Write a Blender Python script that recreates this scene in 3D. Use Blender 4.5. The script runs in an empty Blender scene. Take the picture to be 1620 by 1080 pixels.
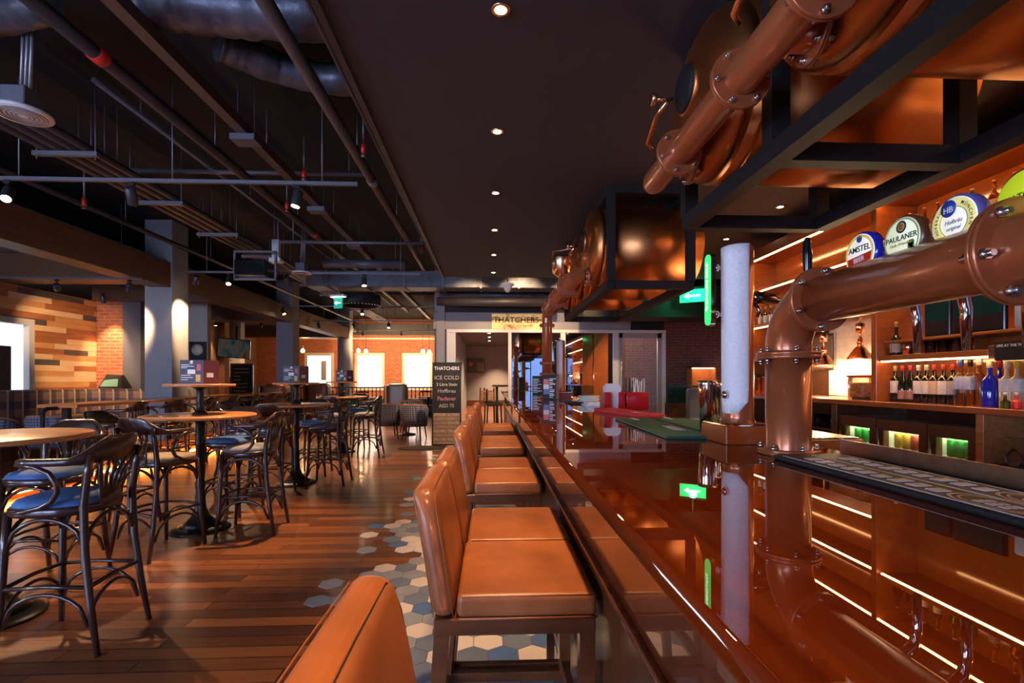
import bpy, bmesh, math, random
from mathutils import Vector, Matrix
random.seed(7)
PI = math.pi
SC = bpy.context.scene
COL = SC.collection
# ------------------------------------------------------------------ camera frame
H, F, U0, V0, YAW = 1.37, 785.0, 810.0, 600.0, 0.0433
CY, SY = math.cos(YAW), math.sin(YAW)
def cam2w(xc, zc, z): return Vector((xc * CY + zc * SY, zc * CY - xc * SY, z))
def pz(u, v, z):
    zc = F * (H - z) / (v - V0); return cam2w((u - U0) / F * zc, zc, z)
def py(u, v, Y):
    k = (u - U0) / F; zc = Y / (CY - k * SY); return cam2w(k * zc, zc, H - (v - V0) / F * zc)
def px(u, v, X):
    k = (u - U0) / F; zc = X / (k * CY + SY); return cam2w(k * zc, zc, H - (v - V0) / F * zc)
cd = bpy.data.cameras.new('camera'); cam = bpy.data.objects.new('camera', cd); COL.objects.link(cam)
cd.sensor_width = 36; cd.lens = 36 * F / 1620; cd.shift_y = 60 / 1620; cd.clip_start = 0.05; cd.clip_end = 200
cam.location = (0, 0, H); cam.rotation_euler = (PI / 2, 0, -YAW); SC.camera = cam
# ------------------------------------------------------------------ materials
def nodes(name):
    m = bpy.data.materials.new(name); m.use_nodes = True
    nt = m.node_tree; b = nt.nodes['Principled BSDF']; return m, nt, b
def lnk(nt, a, b): nt.links.new(a, b)
def mixc(nt, fac, a, b, blend='MIX'):
    n = nt.nodes.new('ShaderNodeMix'); n.data_type = 'RGBA'; n.blend_type = blend
    for i, x in ((0, fac), (6, a), (7, b)):
        if hasattr(x, 'is_output'): nt.links.new(x, n.inputs[i])
        else: n.inputs[i].default_value = x if i == 0 else (*x, 1)
    return n.outputs[2]
def coords(nt, scale=(1, 1, 1), rot=(0, 0, 0), loc=(0, 0, 0)):
    t = nt.nodes.new('ShaderNodeTexCoord'); mp = nt.nodes.new('ShaderNodeMapping')
    mp.inputs['Scale'].default_value = scale; mp.inputs['Rotation'].default_value = rot; mp.inputs['Location'].default_value = loc
    nt.links.new(t.outputs['Object'], mp.inputs[0]); return mp.outputs[0]
def noise(nt, vec, scale, detail=4, rough=.55):
    n = nt.nodes.new('ShaderNodeTexNoise'); n.inputs['Scale'].default_value = scale
    n.inputs['Detail'].default_value = detail; n.inputs['Roughness'].default_value = rough
    nt.links.new(vec, n.inputs['Vector']); return n.outputs[0]
def ramp(nt, x, stops):
    n = nt.nodes.new('ShaderNodeValToRGB'); e = n.color_ramp.elements
    while len(e) < len(stops): e.new(.5)
    for i, (p, c) in enumerate(stops): e[i].position = p; e[i].color = (*c, 1)
    nt.links.new(x, n.inputs[0]); return n.outputs[0]
def bump(nt, b, x, strength=.2, dist=.01):
    n = nt.nodes.new('ShaderNodeBump'); n.inputs['Strength'].default_value = strength; n.inputs['Distance'].default_value = dist
    nt.links.new(x, n.inputs['Height']); nt.links.new(n.outputs[0], b.inputs['Normal'])
def pbr(name, col, rough=.5, metal=0, var=0, vs=8, bmp=0, coat=0, spec=.5, trans=0, ior=1.5, aniso=0):
    m, nt, b = nodes(name)
    b.inputs['Base Color'].default_value = (*col, 1); b.inputs['Roughness'].default_value = rough
    b.inputs['Metallic'].default_value = metal; b.inputs['Coat Weight'].default_value = coat
    b.inputs['Coat Roughness'].default_value = .06; b.inputs['Specular IOR Level'].default_value = spec
    b.inputs['Transmission Weight'].default_value = trans; b.inputs['IOR'].default_value = ior
    if var or bmp:
        n = noise(nt, coords(nt), vs, 5)
        if var:
            lo = tuple(max(0, c * (1 - var)) for c in col); hi = tuple(min(1, c * (1 + var)) for c in col)
            lnk(nt, ramp(nt, n, [(.3, lo), (.7, hi)]), b.inputs['Base Color'])
        if bmp: bump(nt, b, n, bmp)
    return m
def emit(name, col, s):
    m, nt, b = nodes(name); b.inputs['Base Color'].default_value = (*col, 1)
    b.inputs['Emission Color'].default_value = (*col, 1); b.inputs['Emission Strength'].default_value = s; return m
def wood(name, c1, c2, grain=(1, 14, 14), rough=.35, coat=0, scale=3, rot=(0, 0, 0), bmp=.05):
    m, nt, b = nodes(name); v = coords(nt, grain, rot)
    n = noise(nt, v, scale, 6, .6); lnk(nt, ramp(nt, n, [(.3, c1), (.68, c2)]), b.inputs['Base Color'])
    b.inputs['Roughness'].default_value = rough; b.inputs['Coat Weight'].default_value = coat; b.inputs['Coat Roughness'].default_value = .008 if coat >= 1 else .05
    if coat >= 1: b.inputs['Coat IOR'].default_value = 1.58
    if bmp: bump(nt, b, n, bmp, .003)
    return m
def brick(name, c1, c2, mortar, w, h, rot=(0, 0, 0), rough=.8, ms=.012, off=.5, bias=0, bmp=.35, grain=None, coat=0, loc=(0, 0, 0)):
    m, nt, b = nodes(name); v = coords(nt, (1, 1, 1), rot, loc)
    t = nt.nodes.new('ShaderNodeTexBrick'); lnk(nt, v, t.inputs['Vector'])
    t.inputs['Color1'].default_value = (*c1, 1); t.inputs['Color2'].default_value = (*c2, 1); t.inputs['Mortar'].default_value = (*mortar, 1)
    t.inputs['Scale'].default_value = 1; t.inputs['Brick Width'].default_value = w; t.inputs['Row Height'].default_value = h
    t.inputs['Mortar Size'].default_value = ms; t.inputs['Mortar Smooth'].default_value = .1; t.inputs['Bias'].default_value = bias; t.offset = off
    c = t.outputs['Color']
    gv = coords(nt, grain or (3, 3, 3), rot); n = noise(nt, gv, 3, 5)
    c = mixc(nt, .75 if grain else .5, c, ramp(nt, n, [(.25, (.38, .36, .34)), (.75, (1, 1, 1))]), 'MULTIPLY')
    lnk(nt, c, b.inputs['Base Color']); b.inputs['Roughness'].default_value = rough; b.inputs['Coat Weight'].default_value = coat; b.inputs['Coat Roughness'].default_value = .12
    if bmp:
        inv = nt.nodes.new('ShaderNodeMath'); inv.operation = 'SUBTRACT'; inv.inputs[0].default_value = 1; lnk(nt, t.outputs['Fac'], inv.inputs[1])
        bump(nt, b, inv.outputs[0], bmp, .006)
    return m
def checks(name, base, dark, light, per, rough=.85, plaid=False):
    # woven check: bands along object X+Y and Z
    m, nt, b = nodes(name); t = nt.nodes.new('ShaderNodeTexCoord'); s = nt.nodes.new('ShaderNodeSeparateXYZ'); lnk(nt, t.outputs['Object'], s.inputs[0])
    def band(x, p, w):
        a = nt.nodes.new('ShaderNodeMath'); a.operation = 'WRAP'; a.inputs[1].default_value = p; a.inputs[2].default_value = 0; lnk(nt, x, a.inputs[0])
        c = nt.nodes.new('ShaderNodeMath'); c.operation = 'LESS_THAN'; c.inputs[1].default_value = w; lnk(nt, a.outputs[0], c.inputs[0]); return c.outputs[0]
    ad = nt.nodes.new('ShaderNodeMath'); ad.operation = 'ADD'; lnk(nt, s.outputs[0], ad.inputs[0]); lnk(nt, s.outputs[1], ad.inputs[1])
    c = mixc(nt, 0, base, base)
    hw = .5 if plaid else .42
    f1 = nt.nodes.new('ShaderNodeMath'); f1.operation = 'MULTIPLY'; f1.inputs[1].default_value = .62; lnk(nt, band(ad.outputs[0], per, per * hw), f1.inputs[0])
    f2 = nt.nodes.new('ShaderNodeMath'); f2.operation = 'MULTIPLY'; f2.inputs[1].default_value = .62; lnk(nt, band(s.outputs[2], per, per * hw), f2.inputs[0])
    c = mixc(nt, f1.outputs[0], c, dark); c = mixc(nt, f2.outputs[0], c, dark)
    if plaid:
        f3 = nt.nodes.new('ShaderNodeMath'); f3.operation = 'MULTIPLY'; f3.inputs[1].default_value = .8; lnk(nt, band(ad.outputs[0], per, per * .12), f3.inputs[0])
        c = mixc(nt, f3.outputs[0], c, light)
    lnk(nt, c, b.inputs['Base Color']); b.inputs['Roughness'].default_value = rough; return m
def dots(name, base, dotc, per, rough=.6, rad=.33, raised=True):
    # regular round pimples of a rubber mat
    m, nt, b = nodes(name); t = nt.nodes.new('ShaderNodeTexVoronoi'); t.inputs['Scale'].default_value = 1 / per; t.inputs['Randomness'].default_value = 0; t.voronoi_dimensions = '2D'
    lnk(nt, coords(nt), t.inputs['Vector']); c = ramp(nt, t.outputs['Distance'], [(rad, dotc), (rad + .08, base)])
    lnk(nt, c, b.inputs['Base Color']); b.inputs['Roughness'].default_value = rough
    iv = nt.nodes.new('ShaderNodeMath'); iv.operation = 'MULTIPLY'; iv.inputs[1].default_value = -1 if raised else 1; lnk(nt, t.outputs['Distance'], iv.inputs[0])
    bump(nt, b, iv.outputs[0], .6, .004); return m
MT = {}
def M(k): return MT[k]
MT['leather'] = pbr('tan_leather', (.37, .118, .040), .34, var=.26, vs=6, bmp=.05)
MT['piping'] = pbr('leather_piping', (.31, .095, .034), .4)
MT['dwood'] = wood('dark_stained_wood', (.085, .026, .010), (.155, .050, .018), rough=.28, coat=.3)
MT['bent'] = wood('bentwood', (.030, .014, .012), (.060, .026, .020), grain=(6, 6, 2), rough=.28, coat=.35)
MT['bar'] = wood('varnished_bar_wood', (.055, .0075, .0012), (.115, .0190, .003), grain=(14, .8, 14), rough=.3, coat=1.0, scale=2, bmp=0)
MT['bar'].node_tree.nodes['Principled BSDF'].inputs['Specular IOR Level'].default_value = 0
MT['barfront'] = wood('varnished_front_wood', (.11, .024, .008), (.20, .048, .014), grain=(14, 14, .8), rough=.25, coat=1.0, scale=2, bmp=0)
MT['copper'] = pbr('painted_copper', (.44, .125, .046), .30, metal=.45, var=.06, vs=3, coat=.35)
MT['coppertank'] = pbr('polished_copper', (.60, .235, .080), .36, metal=1, var=.10, vs=2)
MT['copperlamp'] = pbr('lamp_copper', (.85, .52, .33), .2, metal=1)
MT['steel'] = pbr('bolt_steel', (.62, .62, .64), .25, metal=1)
MT['chrome'] = pbr('chrome', (.82, .80, .78), .08, metal=1)
MT['brushed'] = pbr('brushed_steel', (.42, .36, .30), .33, metal=1, var=.15, vs=20)
MT['blackmetal'] = pbr('black_metal', (.011, .011, .014), .6, spec=.3)
MT['castiron'] = pbr('cast_iron', (.010, .010, .011), .4, metal=.3)
MT['bluefab'] = pbr('blue_suede', (.055, .145, .36), .75, var=.35, vs=14)
MT['beigefab'] = pbr('beige_suede', (.34, .25, .18), .75, var=.25, vs=14)
MT['tabletop'] = wood('table_oak', (.44, .165, .050), (.58, .25, .085), grain=(1.2, 12, 12), rough=.35, coat=.3)
MT['oak'] = wood('orange_oak', (.36, .13, .035), (.55, .23, .07), grain=(12, 1, 12), rough=.3, coat=.4)
MT['shelf'] = wood('shelf_wood', (.25, .066, .014), (.36, .10, .022), grain=(3, 1, 8), rough=.33, coat=.25)
MT['backpanel'] = wood('back_panel', (.30, .082, .016), (.38, .11, .022), grain=(3, 1, 6), rough=.12, coat=.8, bmp=0)
MT['darkshelf'] = wood('dark_cabinet_wood', (.075, .030, .014), (.13, .052, .022), grain=(3, 1, 8), rough=.35, coat=.2)
MT['beamwood'] = wood('beam_veneer', (.090, .038, .016), (.150, .066, .028), grain=(12, .6, 12), rough=.45)
MT['ceil'] = pbr('black_ceiling', (.007, .0076, .011), .9)
MT['soffit'] = pbr('charcoal_soffit', (.035, .032, .048), .75, var=.08, vs=2)
MT['duct'] = pbr('grey_duct', (.075, .085, .11), .45, metal=.2, var=.35, vs=5, bmp=.3)
MT['flex'] = pbr('foil_duct', (.085, .09, .12), .40, metal=.4, var=.4, vs=9, bmp=.8)
MT['pipe'] = pbr('dark_pipe', (.026, .023, .029), .5)
MT['tray'] = pbr('grey_tray', (.13, .13, .16), .5, metal=.4)
MT['rod'] = pbr('steel_rod', (.22, .22, .25), .4, metal=.6)
MT['grey'] = pbr('grey_plaster', (.30, .30, .325), .8, var=.05, vs=3)
MT['darkgrey'] = pbr('dark_grey_plaster', (.11, .11, .13), .8)
MT['beigewall'] = pbr('beige_plaster', (.50, .44, .38), .85)
MT['frame'] = pbr('white_frame', (.72, .70, .68), .45)
MT['greyframe'] = pbr('grey_frame', (.38, .36, .36), .4)
MT['black'] = pbr('matt_black', (.012, .012, .013), .6)
MT['blackgloss'] = pbr('gloss_black', (.008, .008, .010), .15)
MT['white'] = pbr('white_paint', (.80, .79, .77), .5)
MT['paper'] = pbr('white_paper', (.82, .81, .80), .8)
MT['red'] = pbr('red_plastic', (.50, .010, .016), .28, coat=.4)
MT['redrub'] = pbr('red_rubber', (.75, .045, .05), .5)
MT['redpaint'] = pbr('red_paint', (.55, .02, .015), .4)
MT['ice'] = pbr('frosted_ice', (.86, .87, .92), .45, var=.05, vs=60, bmp=.6)
MT['greenglow'] = emit('green_badge', (.02, .62, .10), 1.1)
MT['whiteglow'] = emit('badge_letters', (.75, 1, .8), 1.6)
MT['led'] = emit('warm_led', (1, .50, .17), 17)
MT['lamp'] = emit('lamp_glow', (1, .72, .42), 16)
MT['bulb'] = emit('bulb_glow', (1, .62, .28), 9)
MT['ivory'] = pbr('ivory', (.70, .62, .52), .6)
MT['chalk'] = pbr('chalkboard', (.022, .020, .022), .8, var=.3, vs=6)
MT['darkglass'] = pbr('smoked_glass', (.02, .02, .02), .05, spec=.6)
MT['mat'] = dots('black_rubber_mat', (.010, .009, .010), (.085, .055, .042), .0125)
MT['matrim'] = pbr('black_rubber', (.016, .016, .020), .45)
MT['greenmat'] = dots('green_rubber_mat', (.010, .050, .036), (.13, .26, .20), .0125)
MT['greenrim'] = pbr('green_rubber', (.014, .075, .05), .4)
MT['print'] = pbr('mat_print', (.50, .47, .47), .6)
MT['silver'] = pbr('silver_speaker', (.66, .65, .70), .5)
def glass(name, col, rough=.03):
    m, nt, b = nodes(name); b.inputs['Base Color'].default_value = (*col, 1); b.inputs['Roughness'].default_value = rough
    b.inputs['Transmission Weight'].default_value = 1; b.inputs['IOR'].default_value = 1.25; return m
MT['brownglass'] = glass('amber_glass', (.62, .20, .035))
MT['greenglass'] = glass('green_glass', (.25, .42, .08))
MT['winebottle'] = pbr('wine_glass', (.010, .012, .008), .08, coat=.6)
MT['clear'] = glass('clear_glass', (.93, .90, .86), .08)
MT['bluebottle'] = pbr('cobalt_bottle', (.012, .02, .40), .1, coat=.6)
MT['rumbottle'] = pbr('pale_rum', (.62, .42, .22), .15, coat=.5)
def mirror_glass():
    # tinted glazing: partly mirrors the room, partly lets the dark room behind show
    m = bpy.data.materials.new('reflective_glazing'); m.use_nodes = True; nt = m.node_tree; nt.nodes.clear()
    o = nt.nodes.new('ShaderNodeOutputMaterial'); mx = nt.nodes.new('ShaderNodeMixShader'); g = nt.nodes.new('ShaderNodeBsdfGlossy'); t = nt.nodes.new('ShaderNodeBsdfTransparent')
    g.inputs['Roughness'].default_value = .01; g.inputs['Color'].default_value = (.95, .93, .93, 1); t.inputs['Color'].default_value = (.8, .8, .8, 1); mx.inputs[0].default_value = .78
    lnk(nt, t.outputs[0], mx.inputs[1]); lnk(nt, g.outputs[0], mx.inputs[2]); lnk(nt, mx.outputs[0], o.inputs[0]); return m
MT['glazing'] = mirror_glass()
def pane_glass():
    m = bpy.data.materials.new('clear_pane'); m.use_nodes = True; nt = m.node_tree; nt.nodes.clear()
    o = nt.nodes.new('ShaderNodeOutputMaterial'); mx = nt.nodes.new('ShaderNodeMixShader'); g = nt.nodes.new('ShaderNodeBsdfGlossy'); t = nt.nodes.new('ShaderNodeBsdfTransparent')
    g.inputs['Roughness'].default_value = .02; mx.inputs[0].default_value = .1
    lnk(nt, t.outputs[0], mx.inputs[1]); lnk(nt, g.outputs[0], mx.inputs[2]); lnk(nt, mx.outputs[0], o.inputs[0]); return m
MT['pane'] = pane_glass()
RX = (PI / 2, 0, 0)
MT['planks'] = brick('floor_planks', (.42, .135, .040), (.125, .038, .018), (.02, .008, .005), 1.15, .105, rough=.30, ms=.0035, off=.37, bmp=.08, grain=(1.2, 16, 1), coat=.35)
MT['brickwall'] = brick('orange_brick', (.56, .155, .055), (.38, .09, .034), (.46, .24, .15), .225, .075, rot=(-PI / 2, 0, 0), rough=.75)
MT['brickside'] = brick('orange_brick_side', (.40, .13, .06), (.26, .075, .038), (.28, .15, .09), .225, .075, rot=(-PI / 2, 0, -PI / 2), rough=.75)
MT['brickdull'] = brick('dull_brick', (.17, .062, .046), (.115, .042, .036), (.20, .10, .075), .225, .075, rot=(-PI / 2, 0, 0), rough=.75)
MT['greentile'] = brick('green_tile', (.008, .045, .040), (.012, .07, .055), (.004, .012, .012), .15, .075, rot=(-PI / 2, 0, 0), rough=.2, ms=.006, coat=.6)
MT['whitetile'] = brick('white_tile', (.84, .76, .58), (.80, .72, .53), (.70, .62, .46), .15, .075, rot=(-PI / 2, 0, -PI / 2), rough=.3, ms=.004)
# ------------------------------------------------------------------ mesh builder
class MB:
    def __init__(s): s.v = []; s.f = []; s.m = []; s.s = []
    def add(s, vs, fs, mi=0, sm=False, mat=None):
        o = len(s.v)
        for p in vs:
            p = Vector(p); s.v.append(mat @ p if mat else p)
        for k, f in enumerate(fs):
            s.f.append([i + o for i in f]); s.m.append(mi); s.s.append(sm[k] if isinstance(sm, list) else sm)
        return s
    def box(s, a, b, mi=0, mat=None):
        x0, x1 = sorted((a[0], b[0])); y0, y1 = sorted((a[1], b[1])); z0, z1 = sorted((a[2], b[2]))
        vs = [(x, y, z) for z in (z0, z1) for y in (y0, y1) for x in (x0, x1)]
        return s.add(vs, [(0, 2, 3, 1), (4, 5, 7, 6), (0, 1, 5, 4), (2, 6, 7, 3), (0, 4, 6, 2), (1, 3, 7, 5)], mi, False, mat)
    def cbox(s, c, d, mi=0, mat=None): return s.box([c[i] - d[i] / 2 for i in range(3)], [c[i] + d[i] / 2 for i in range(3)], mi, mat)
    def rbox(s, a, b, r=.01, seg=2, mi=0, fn=None, sm=True, cuts=0, mat=None):
        bm = bmesh.new(); bmesh.ops.create_cube(bm, size=1)
        c = [(a[i] + b[i]) / 2 for i in range(3)]; d = [abs(b[i] - a[i]) for i in range(3)]
        for v in bm.verts: v.co = Vector((c[0] + v.co.x * d[0], c[1] + v.co.y * d[1], c[2] + v.co.z * d[2]))
        bmesh.ops.bevel(bm, geom=list(bm.edges), offset=min(r, min(d) * .49), segments=seg, profile=.5, affect='EDGES')
        if cuts:
            for ax in range(3):
                lo, hi = c[ax] - d[ax] / 2, c[ax] + d[ax] / 2
                for k in range(1, cuts):
                    n = [0, 0, 0]; n[ax] = 1; q = list(c); q[ax] = lo + (hi - lo) * k / cuts
                    bmesh.ops.bisect_plane(bm, geom=bm.verts[:] + bm.edges[:] + bm.faces[:], plane_co=q, plane_no=n)
        bm.verts.index_update()
        vs = [fn(v.co.copy()) if fn else v.co.copy() for v in bm.verts]; fs = [[v.index for v in f.verts] for f in bm.faces]; bm.free()
        return s.add(vs, fs, mi, sm, mat)
    def beam(s, p, q, w, h, mi=0, up=(0, 0, 1)):
        p, q = Vector(p), Vector(q); d = (q - p).normalized(); x = d.cross(Vector(up))
        if x.length < 1e-5: x = d.cross(Vector((1, 0, 0)))
        x.normalize(); y = x.cross(d); vs = []
        for e in (p, q):
            for i, j in ((-1, -1), (1, -1), (1, 1), (-1, 1)): vs.append(e + x * (i * w / 2) + y * (j * h / 2))
        return s.add(vs, [(0, 1, 2, 3), (7, 6, 5, 4), (0, 4, 5, 1), (1, 5, 6, 2), (2, 6, 7, 3), (3, 7, 4, 0)], mi)
    def tube(s, pts, r, n=8, mi=0, closed=False, caps=True, flat=None):
        P = [Vector(p) for p in pts]; N = len(P); R = r if isinstance(r, (list, tuple)) else [r] * N
        t0 = (P[1] - P[0]).normalized(); a = Vector((0, 0, 1)) if abs(t0.z) < .9 else Vector((1, 0, 0)); x = t0.cross(a).normalized(); vs = []
        for i in range(N):
            if closed: t = (P[(i + 1) % N] - P[i - 1]).normalized()
            else: t = (P[min(i + 1, N - 1)] - P[max(i - 1, 0)]).normalized()
            x = (x - t * x.dot(t)).normalized(); y = t.cross(x)
            for k in range(n):
                an = 2 * PI * k / n; vs.append(P[i] + (x * math.cos(an) + y * math.sin(an)) * R[i])
        fs = []; L = N if closed else N - 1
        for i in range(L):
            j = (i + 1) % N
            for k in range(n): fs.append((i * n + k, i * n + (k + 1) % n, j * n + (k + 1) % n, j * n + k))
        sm = [True] * len(fs)
        if caps and not closed:
            fs.append(tuple(range(n - 1, -1, -1))); fs.append(tuple((N - 1) * n + k for k in range(n))); sm += [False, False]
        return s.add(vs, fs, mi, sm)
    def cyl(s, p, q, r, r2=None, n=20, mi=0): return s.tube([p, q], [r, r if r2 is None else r2], n, mi)
    def lathe(s, prof, c=(0, 0, 0), n=24, mi=0, axis=None, sharp=False, caps=True):
        # prof: (radius, height) pairs; axis: 3x3/4x4 matrix turning local Z
        vs = []; fs = []; sm = []; c = Vector(c)
        for r, z in prof:
            for k in range(n):
                an = 2 * PI * k / n; p = Vector((r * math.cos(an), r * math.sin(an), z))
                if axis: p = axis @ p
                vs.append(c + p)
        for i in range(len(prof) - 1):
            for k in range(n):
                if prof[i][0] < 1e-6 and prof[i + 1][0] < 1e-6: continue
                fs.append((i * n + k, i * n + (k + 1) % n, (i + 1) * n + (k + 1) % n, (i + 1) * n + k)); sm.append(not sharp)
        if caps and prof[0][0] > 1e-6: fs.append(tuple(range(n - 1, -1, -1))); sm.append(False)
        if caps and prof[-1][0] > 1e-6: fs.append(tuple((len(prof) - 1) * n + k for k in range(n))); sm.append(False)
        return s.add(vs, fs, mi, sm)
    def ball(s, c, r, n=12, mi=0, sz=1): return s.lathe([(r * math.sin(PI * i / 8), -r * sz * math.cos(PI * i / 8)) for i in range(9)], c, n, mi)
    def prism(s, poly, mat, t, mi=0, sm=False):
        # poly in local XY, thickness t along local Z
        n = len(poly); vs = [mat @ Vector((x, y, 0)) for x, y in poly] + [mat @ Vector((x, y, t)) for x, y in poly]
        fs = [tuple(range(n - 1, -1, -1)), tuple(range(n, 2 * n))] + [(i, (i + 1) % n, n + (i + 1) % n, n + i) for i in range(n)]
        return s.add(vs, fs, mi, [False, False] + [sm] * n)
    def build(s, name, mats, parent=None, world=False, wn=False):
        mats = mats if isinstance(mats, (list, tuple)) else [mats]
        off = Vector((0, 0, 0))
        if parent is None:
            xs = [v.x for v in s.v]; ys = [v.y for v in s.v]; zs = [v.z for v in s.v]
            off = Vector(((min(xs) + max(xs)) / 2, (min(ys) + max(ys)) / 2, min(zs)))
        elif world:
            p = parent
            while p: off += p.location; p = p.parent
        me = bpy.data.meshes.new(name); me.from_pydata([v - off for v in s.v], [], s.f)
        for m in mats: me.materials.append(MT[m] if isinstance(m, str) else m)
        for i, p in enumerate(me.polygons): p.material_index = s.m[i]; p.use_smooth = s.s[i]
        bm = bmesh.new(); bm.from_mesh(me)
        bmesh.ops.recalc_face_normals(bm, faces=bm.faces[:])
        bm.to_mesh(me); bm.free()
        o = bpy.data.objects.new(name, me); COL.objects.link(o)
        if parent: o.parent = parent
        else: o.location = off
        if wn:
            md = o.modifiers.new('normals', 'WEIGHTED_NORMAL'); md.keep_sharp = True
        return o
def tag(o, label=None, cat=None, group=None, kind=None):
    for k, x in (('label', label), ('category', cat), ('group', group), ('kind', kind)):
        if x: o[k] = x
    return o
def thing(name, label, cat, loc=(0, 0, 0), rz=0, group=None):
    o = bpy.data.objects.new(name, None); COL.objects.link(o); o.empty_display_size = .1
    o.location = loc; o.rotation_euler = (0, 0, rz); return tag(o, label, cat, group)
def struct(name, mb, mats, parent=None): return tag(mb.build(name, mats, parent, world=bool(parent)), kind=None if parent else 'structure')
def kids(o): return [c for c in bpy.data.objects if c.parent == o]
def copy_tree(o, parent=None, tree=None):
    tree = tree if tree is not None else tree_of(o)
    def rec(node, par):
        src, ch = node; c = src.copy(); COL.objects.link(c); c.parent = par
        for k in ch: rec(k, c)
        return c
    return rec(tree, parent)
def tree_of(o): return (o, [tree_of(c) for c in kids(o)])
def place(o, loc, rz=0, label=None, group=None):
    o.location = loc; o.rotation_euler = (0, 0, rz)
    if label: o['label'] = label
    if group: o['group'] = group
    return o
def basis(o, r, u):
    r = Vector(r).normalized(); u = Vector(u).normalized(); n = r.cross(u)
    return Matrix(((r.x, u.x, n.x, o[0]), (r.y, u.y, n.y, o[1]), (r.z, u.z, n.z, o[2]), (0, 0, 0, 1)))
def text(name, body, mat, parent, o, r=(1, 0, 0), u=(0, 0, 1), size=.1, ext=.001, align='CENTER', space=1, shear=0, squash=1, world=True):
    c = bpy.data.curves.new(name, 'FONT'); c.body = body; c.size = size; c.extrude = ext; c.align_x = align; c.align_y = 'CENTER'
    c.offset = size * .012; c.space_character = space; c.shear = shear; c.resolution_u = 3
    c.materials.append(MT[mat] if isinstance(mat, str) else mat)
    tmp = bpy.data.objects.new(name, c); me = bpy.data.meshes.new_from_object(tmp); me.name = name
    ob = bpy.data.objects.new(name, me); bpy.data.objects.remove(tmp); bpy.data.curves.remove(c)
    COL.objects.link(ob); ob.parent = parent
    off = Vector((0, 0, 0)); p = parent
    while world and p: off += p.location; p = p.parent
    me.transform(basis(Vector(o) - off, r, u) @ Matrix.Diagonal((squash, 1, 1, 1))); return ob
ORD = ['first', 'second', 'third', 'fourth', 'fifth', 'sixth', 'seventh', 'eighth', 'ninth', 'tenth', 'eleventh', 'twelfth', 'thirteenth', 'fourteenth', 'fifteenth', 'sixteenth']
def light(name, typ, loc, energy, col=(1, 1, 1), rot=(0, 0, 0), **kw):
    d = bpy.data.lights.new(name, typ); d.energy = energy; d.color = col
    for k, x in kw.items(): setattr(d, k, x)
    o = bpy.data.objects.new(name, d); COL.objects.link(o); o.location = loc; o.rotation_euler = rot; return o
def aim(o, target):
    o.rotation_euler = (Vector(target) - o.location).to_track_quat('-Z', 'Y').to_euler(); return o
def circ(r, n=24, c=(0, 0)): return [(c[0] + r * math.cos(2 * PI * k / n), c[1] + r * math.sin(2 * PI * k / n)) for k in range(n)]
AX = {'X': Matrix.Rotation(PI / 2, 4, 'Y'), '-X': Matrix.Rotation(-PI / 2, 4, 'Y'), 'Y': Matrix.Rotation(-PI / 2, 4, 'X'), '-Y': Matrix.Rotation(PI / 2, 4, 'X'), 'Z': Matrix.Identity(4), '-Z': Matrix.Rotation(PI, 4, 'X')}
# ================================================================== THE ROOM
struct('floor', MB().box((-11.6, -5.2, -.1), (8.2, 27, 0)), 'planks')
# hexagonal tiles let into the boards along the bar
def hexes():
    rnd = random.Random(11); mb = MB(); W = .1507; RO = .1305; R = .0868
    for j in range(-26, 100):
        for i in range(-10, 4):
            x = .214 + (i + (j % 2) * .5) * W; y = 2.465 + j * RO
            b = -.80 + .13 * math.sin(y * 5.1 + .6) + .07 * math.sin(y * 11.7)
            if x > .42 or x < -1.1: continue
            q = rnd.random(); cc = rnd.random()
            if x < b and not (x > b - .30 and q < .22): continue
            c = 0 if cc < .27 else 1 if cc < .60 else 2 if cc < .88 else 3
            if (i, j) in ((0, 0), (-1, -1)): c = 0
            ps = [(x + (R - .0018) * math.sin(PI / 3 * k), y + (R - .0018) * math.cos(PI / 3 * k), .003) for k in range(6)]
            lo = [(p[0], p[1], -.005) for p in ps]
            mb.add(ps + lo, [tuple(range(5, -1, -1))] + [(k, (k + 1) % 6, 6 + (k + 1) % 6, 6 + k) for k in range(6)], c)
    return mb
tl = [pbr('tile_cream', (.74, .64, .55), .4, var=.05), pbr('tile_light_grey', (.31, .335, .37), .4, var=.12, vs=5), pbr('tile_slate', (.17, .21, .285), .4, var=.12, vs=5), pbr('tile_blue', (.085, .17, .36), .4, var=.1)]
struct('floor_tiles', hexes(), tl)
struct('ceiling', MB().box((-11.6, -5.2, 4.3), (8.2, 27, 4.4)), 'ceil')
struct('ceiling_soffit', MB().box((-.82, -5, 3.19), (4.25, 8.85, 4.29)), 'soffit')
struct('trim_1', MB().box((-.86, -5, 3.17), (-.82, 8.85, 3.21)), 'pipe')
# left bay: lower ceiling, veneered beams, pillars
struct('ceiling_bay', MB().box((-11.4, -5, 3.56), (-6.2, 24.4, 3.66)), pbr('bay_ceiling', (.20, .19, .18), .8))
struct('trim_2', MB().box((-6.22, -5, 3.06), (-5.86, 9.36, 3.50)).box((-6.22, 9.88, 3.06), (-5.86, 14.9, 3.5)).box((-6.22, 15.5, 3.06), (-5.86, 20.8, 3.5)), 'beamwood')
struct('trim_3', MB().box((-8.6, 8.9, 3.10), (-6.24, 9.34, 3.55)).box((-8.6, 11.1, 3.08), (-6.24, 11.35, 3.55)).box((-11.2, 14.9, 3.10), (-6.24, 15.4, 3.55)).box((-11.2, 20.7, 3.10), (-6.24, 21.2, 3.55)), 'beamwood')
for k, (y, wd) in enumerate(((9.37, .49), (14.95, .49), (20.85, .49))):
    struct('pillar', MB().rbox((-6.33, y, 0), (-5.84, y + wd, 4.3), .006, 1, sm=False), 'grey')
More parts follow.
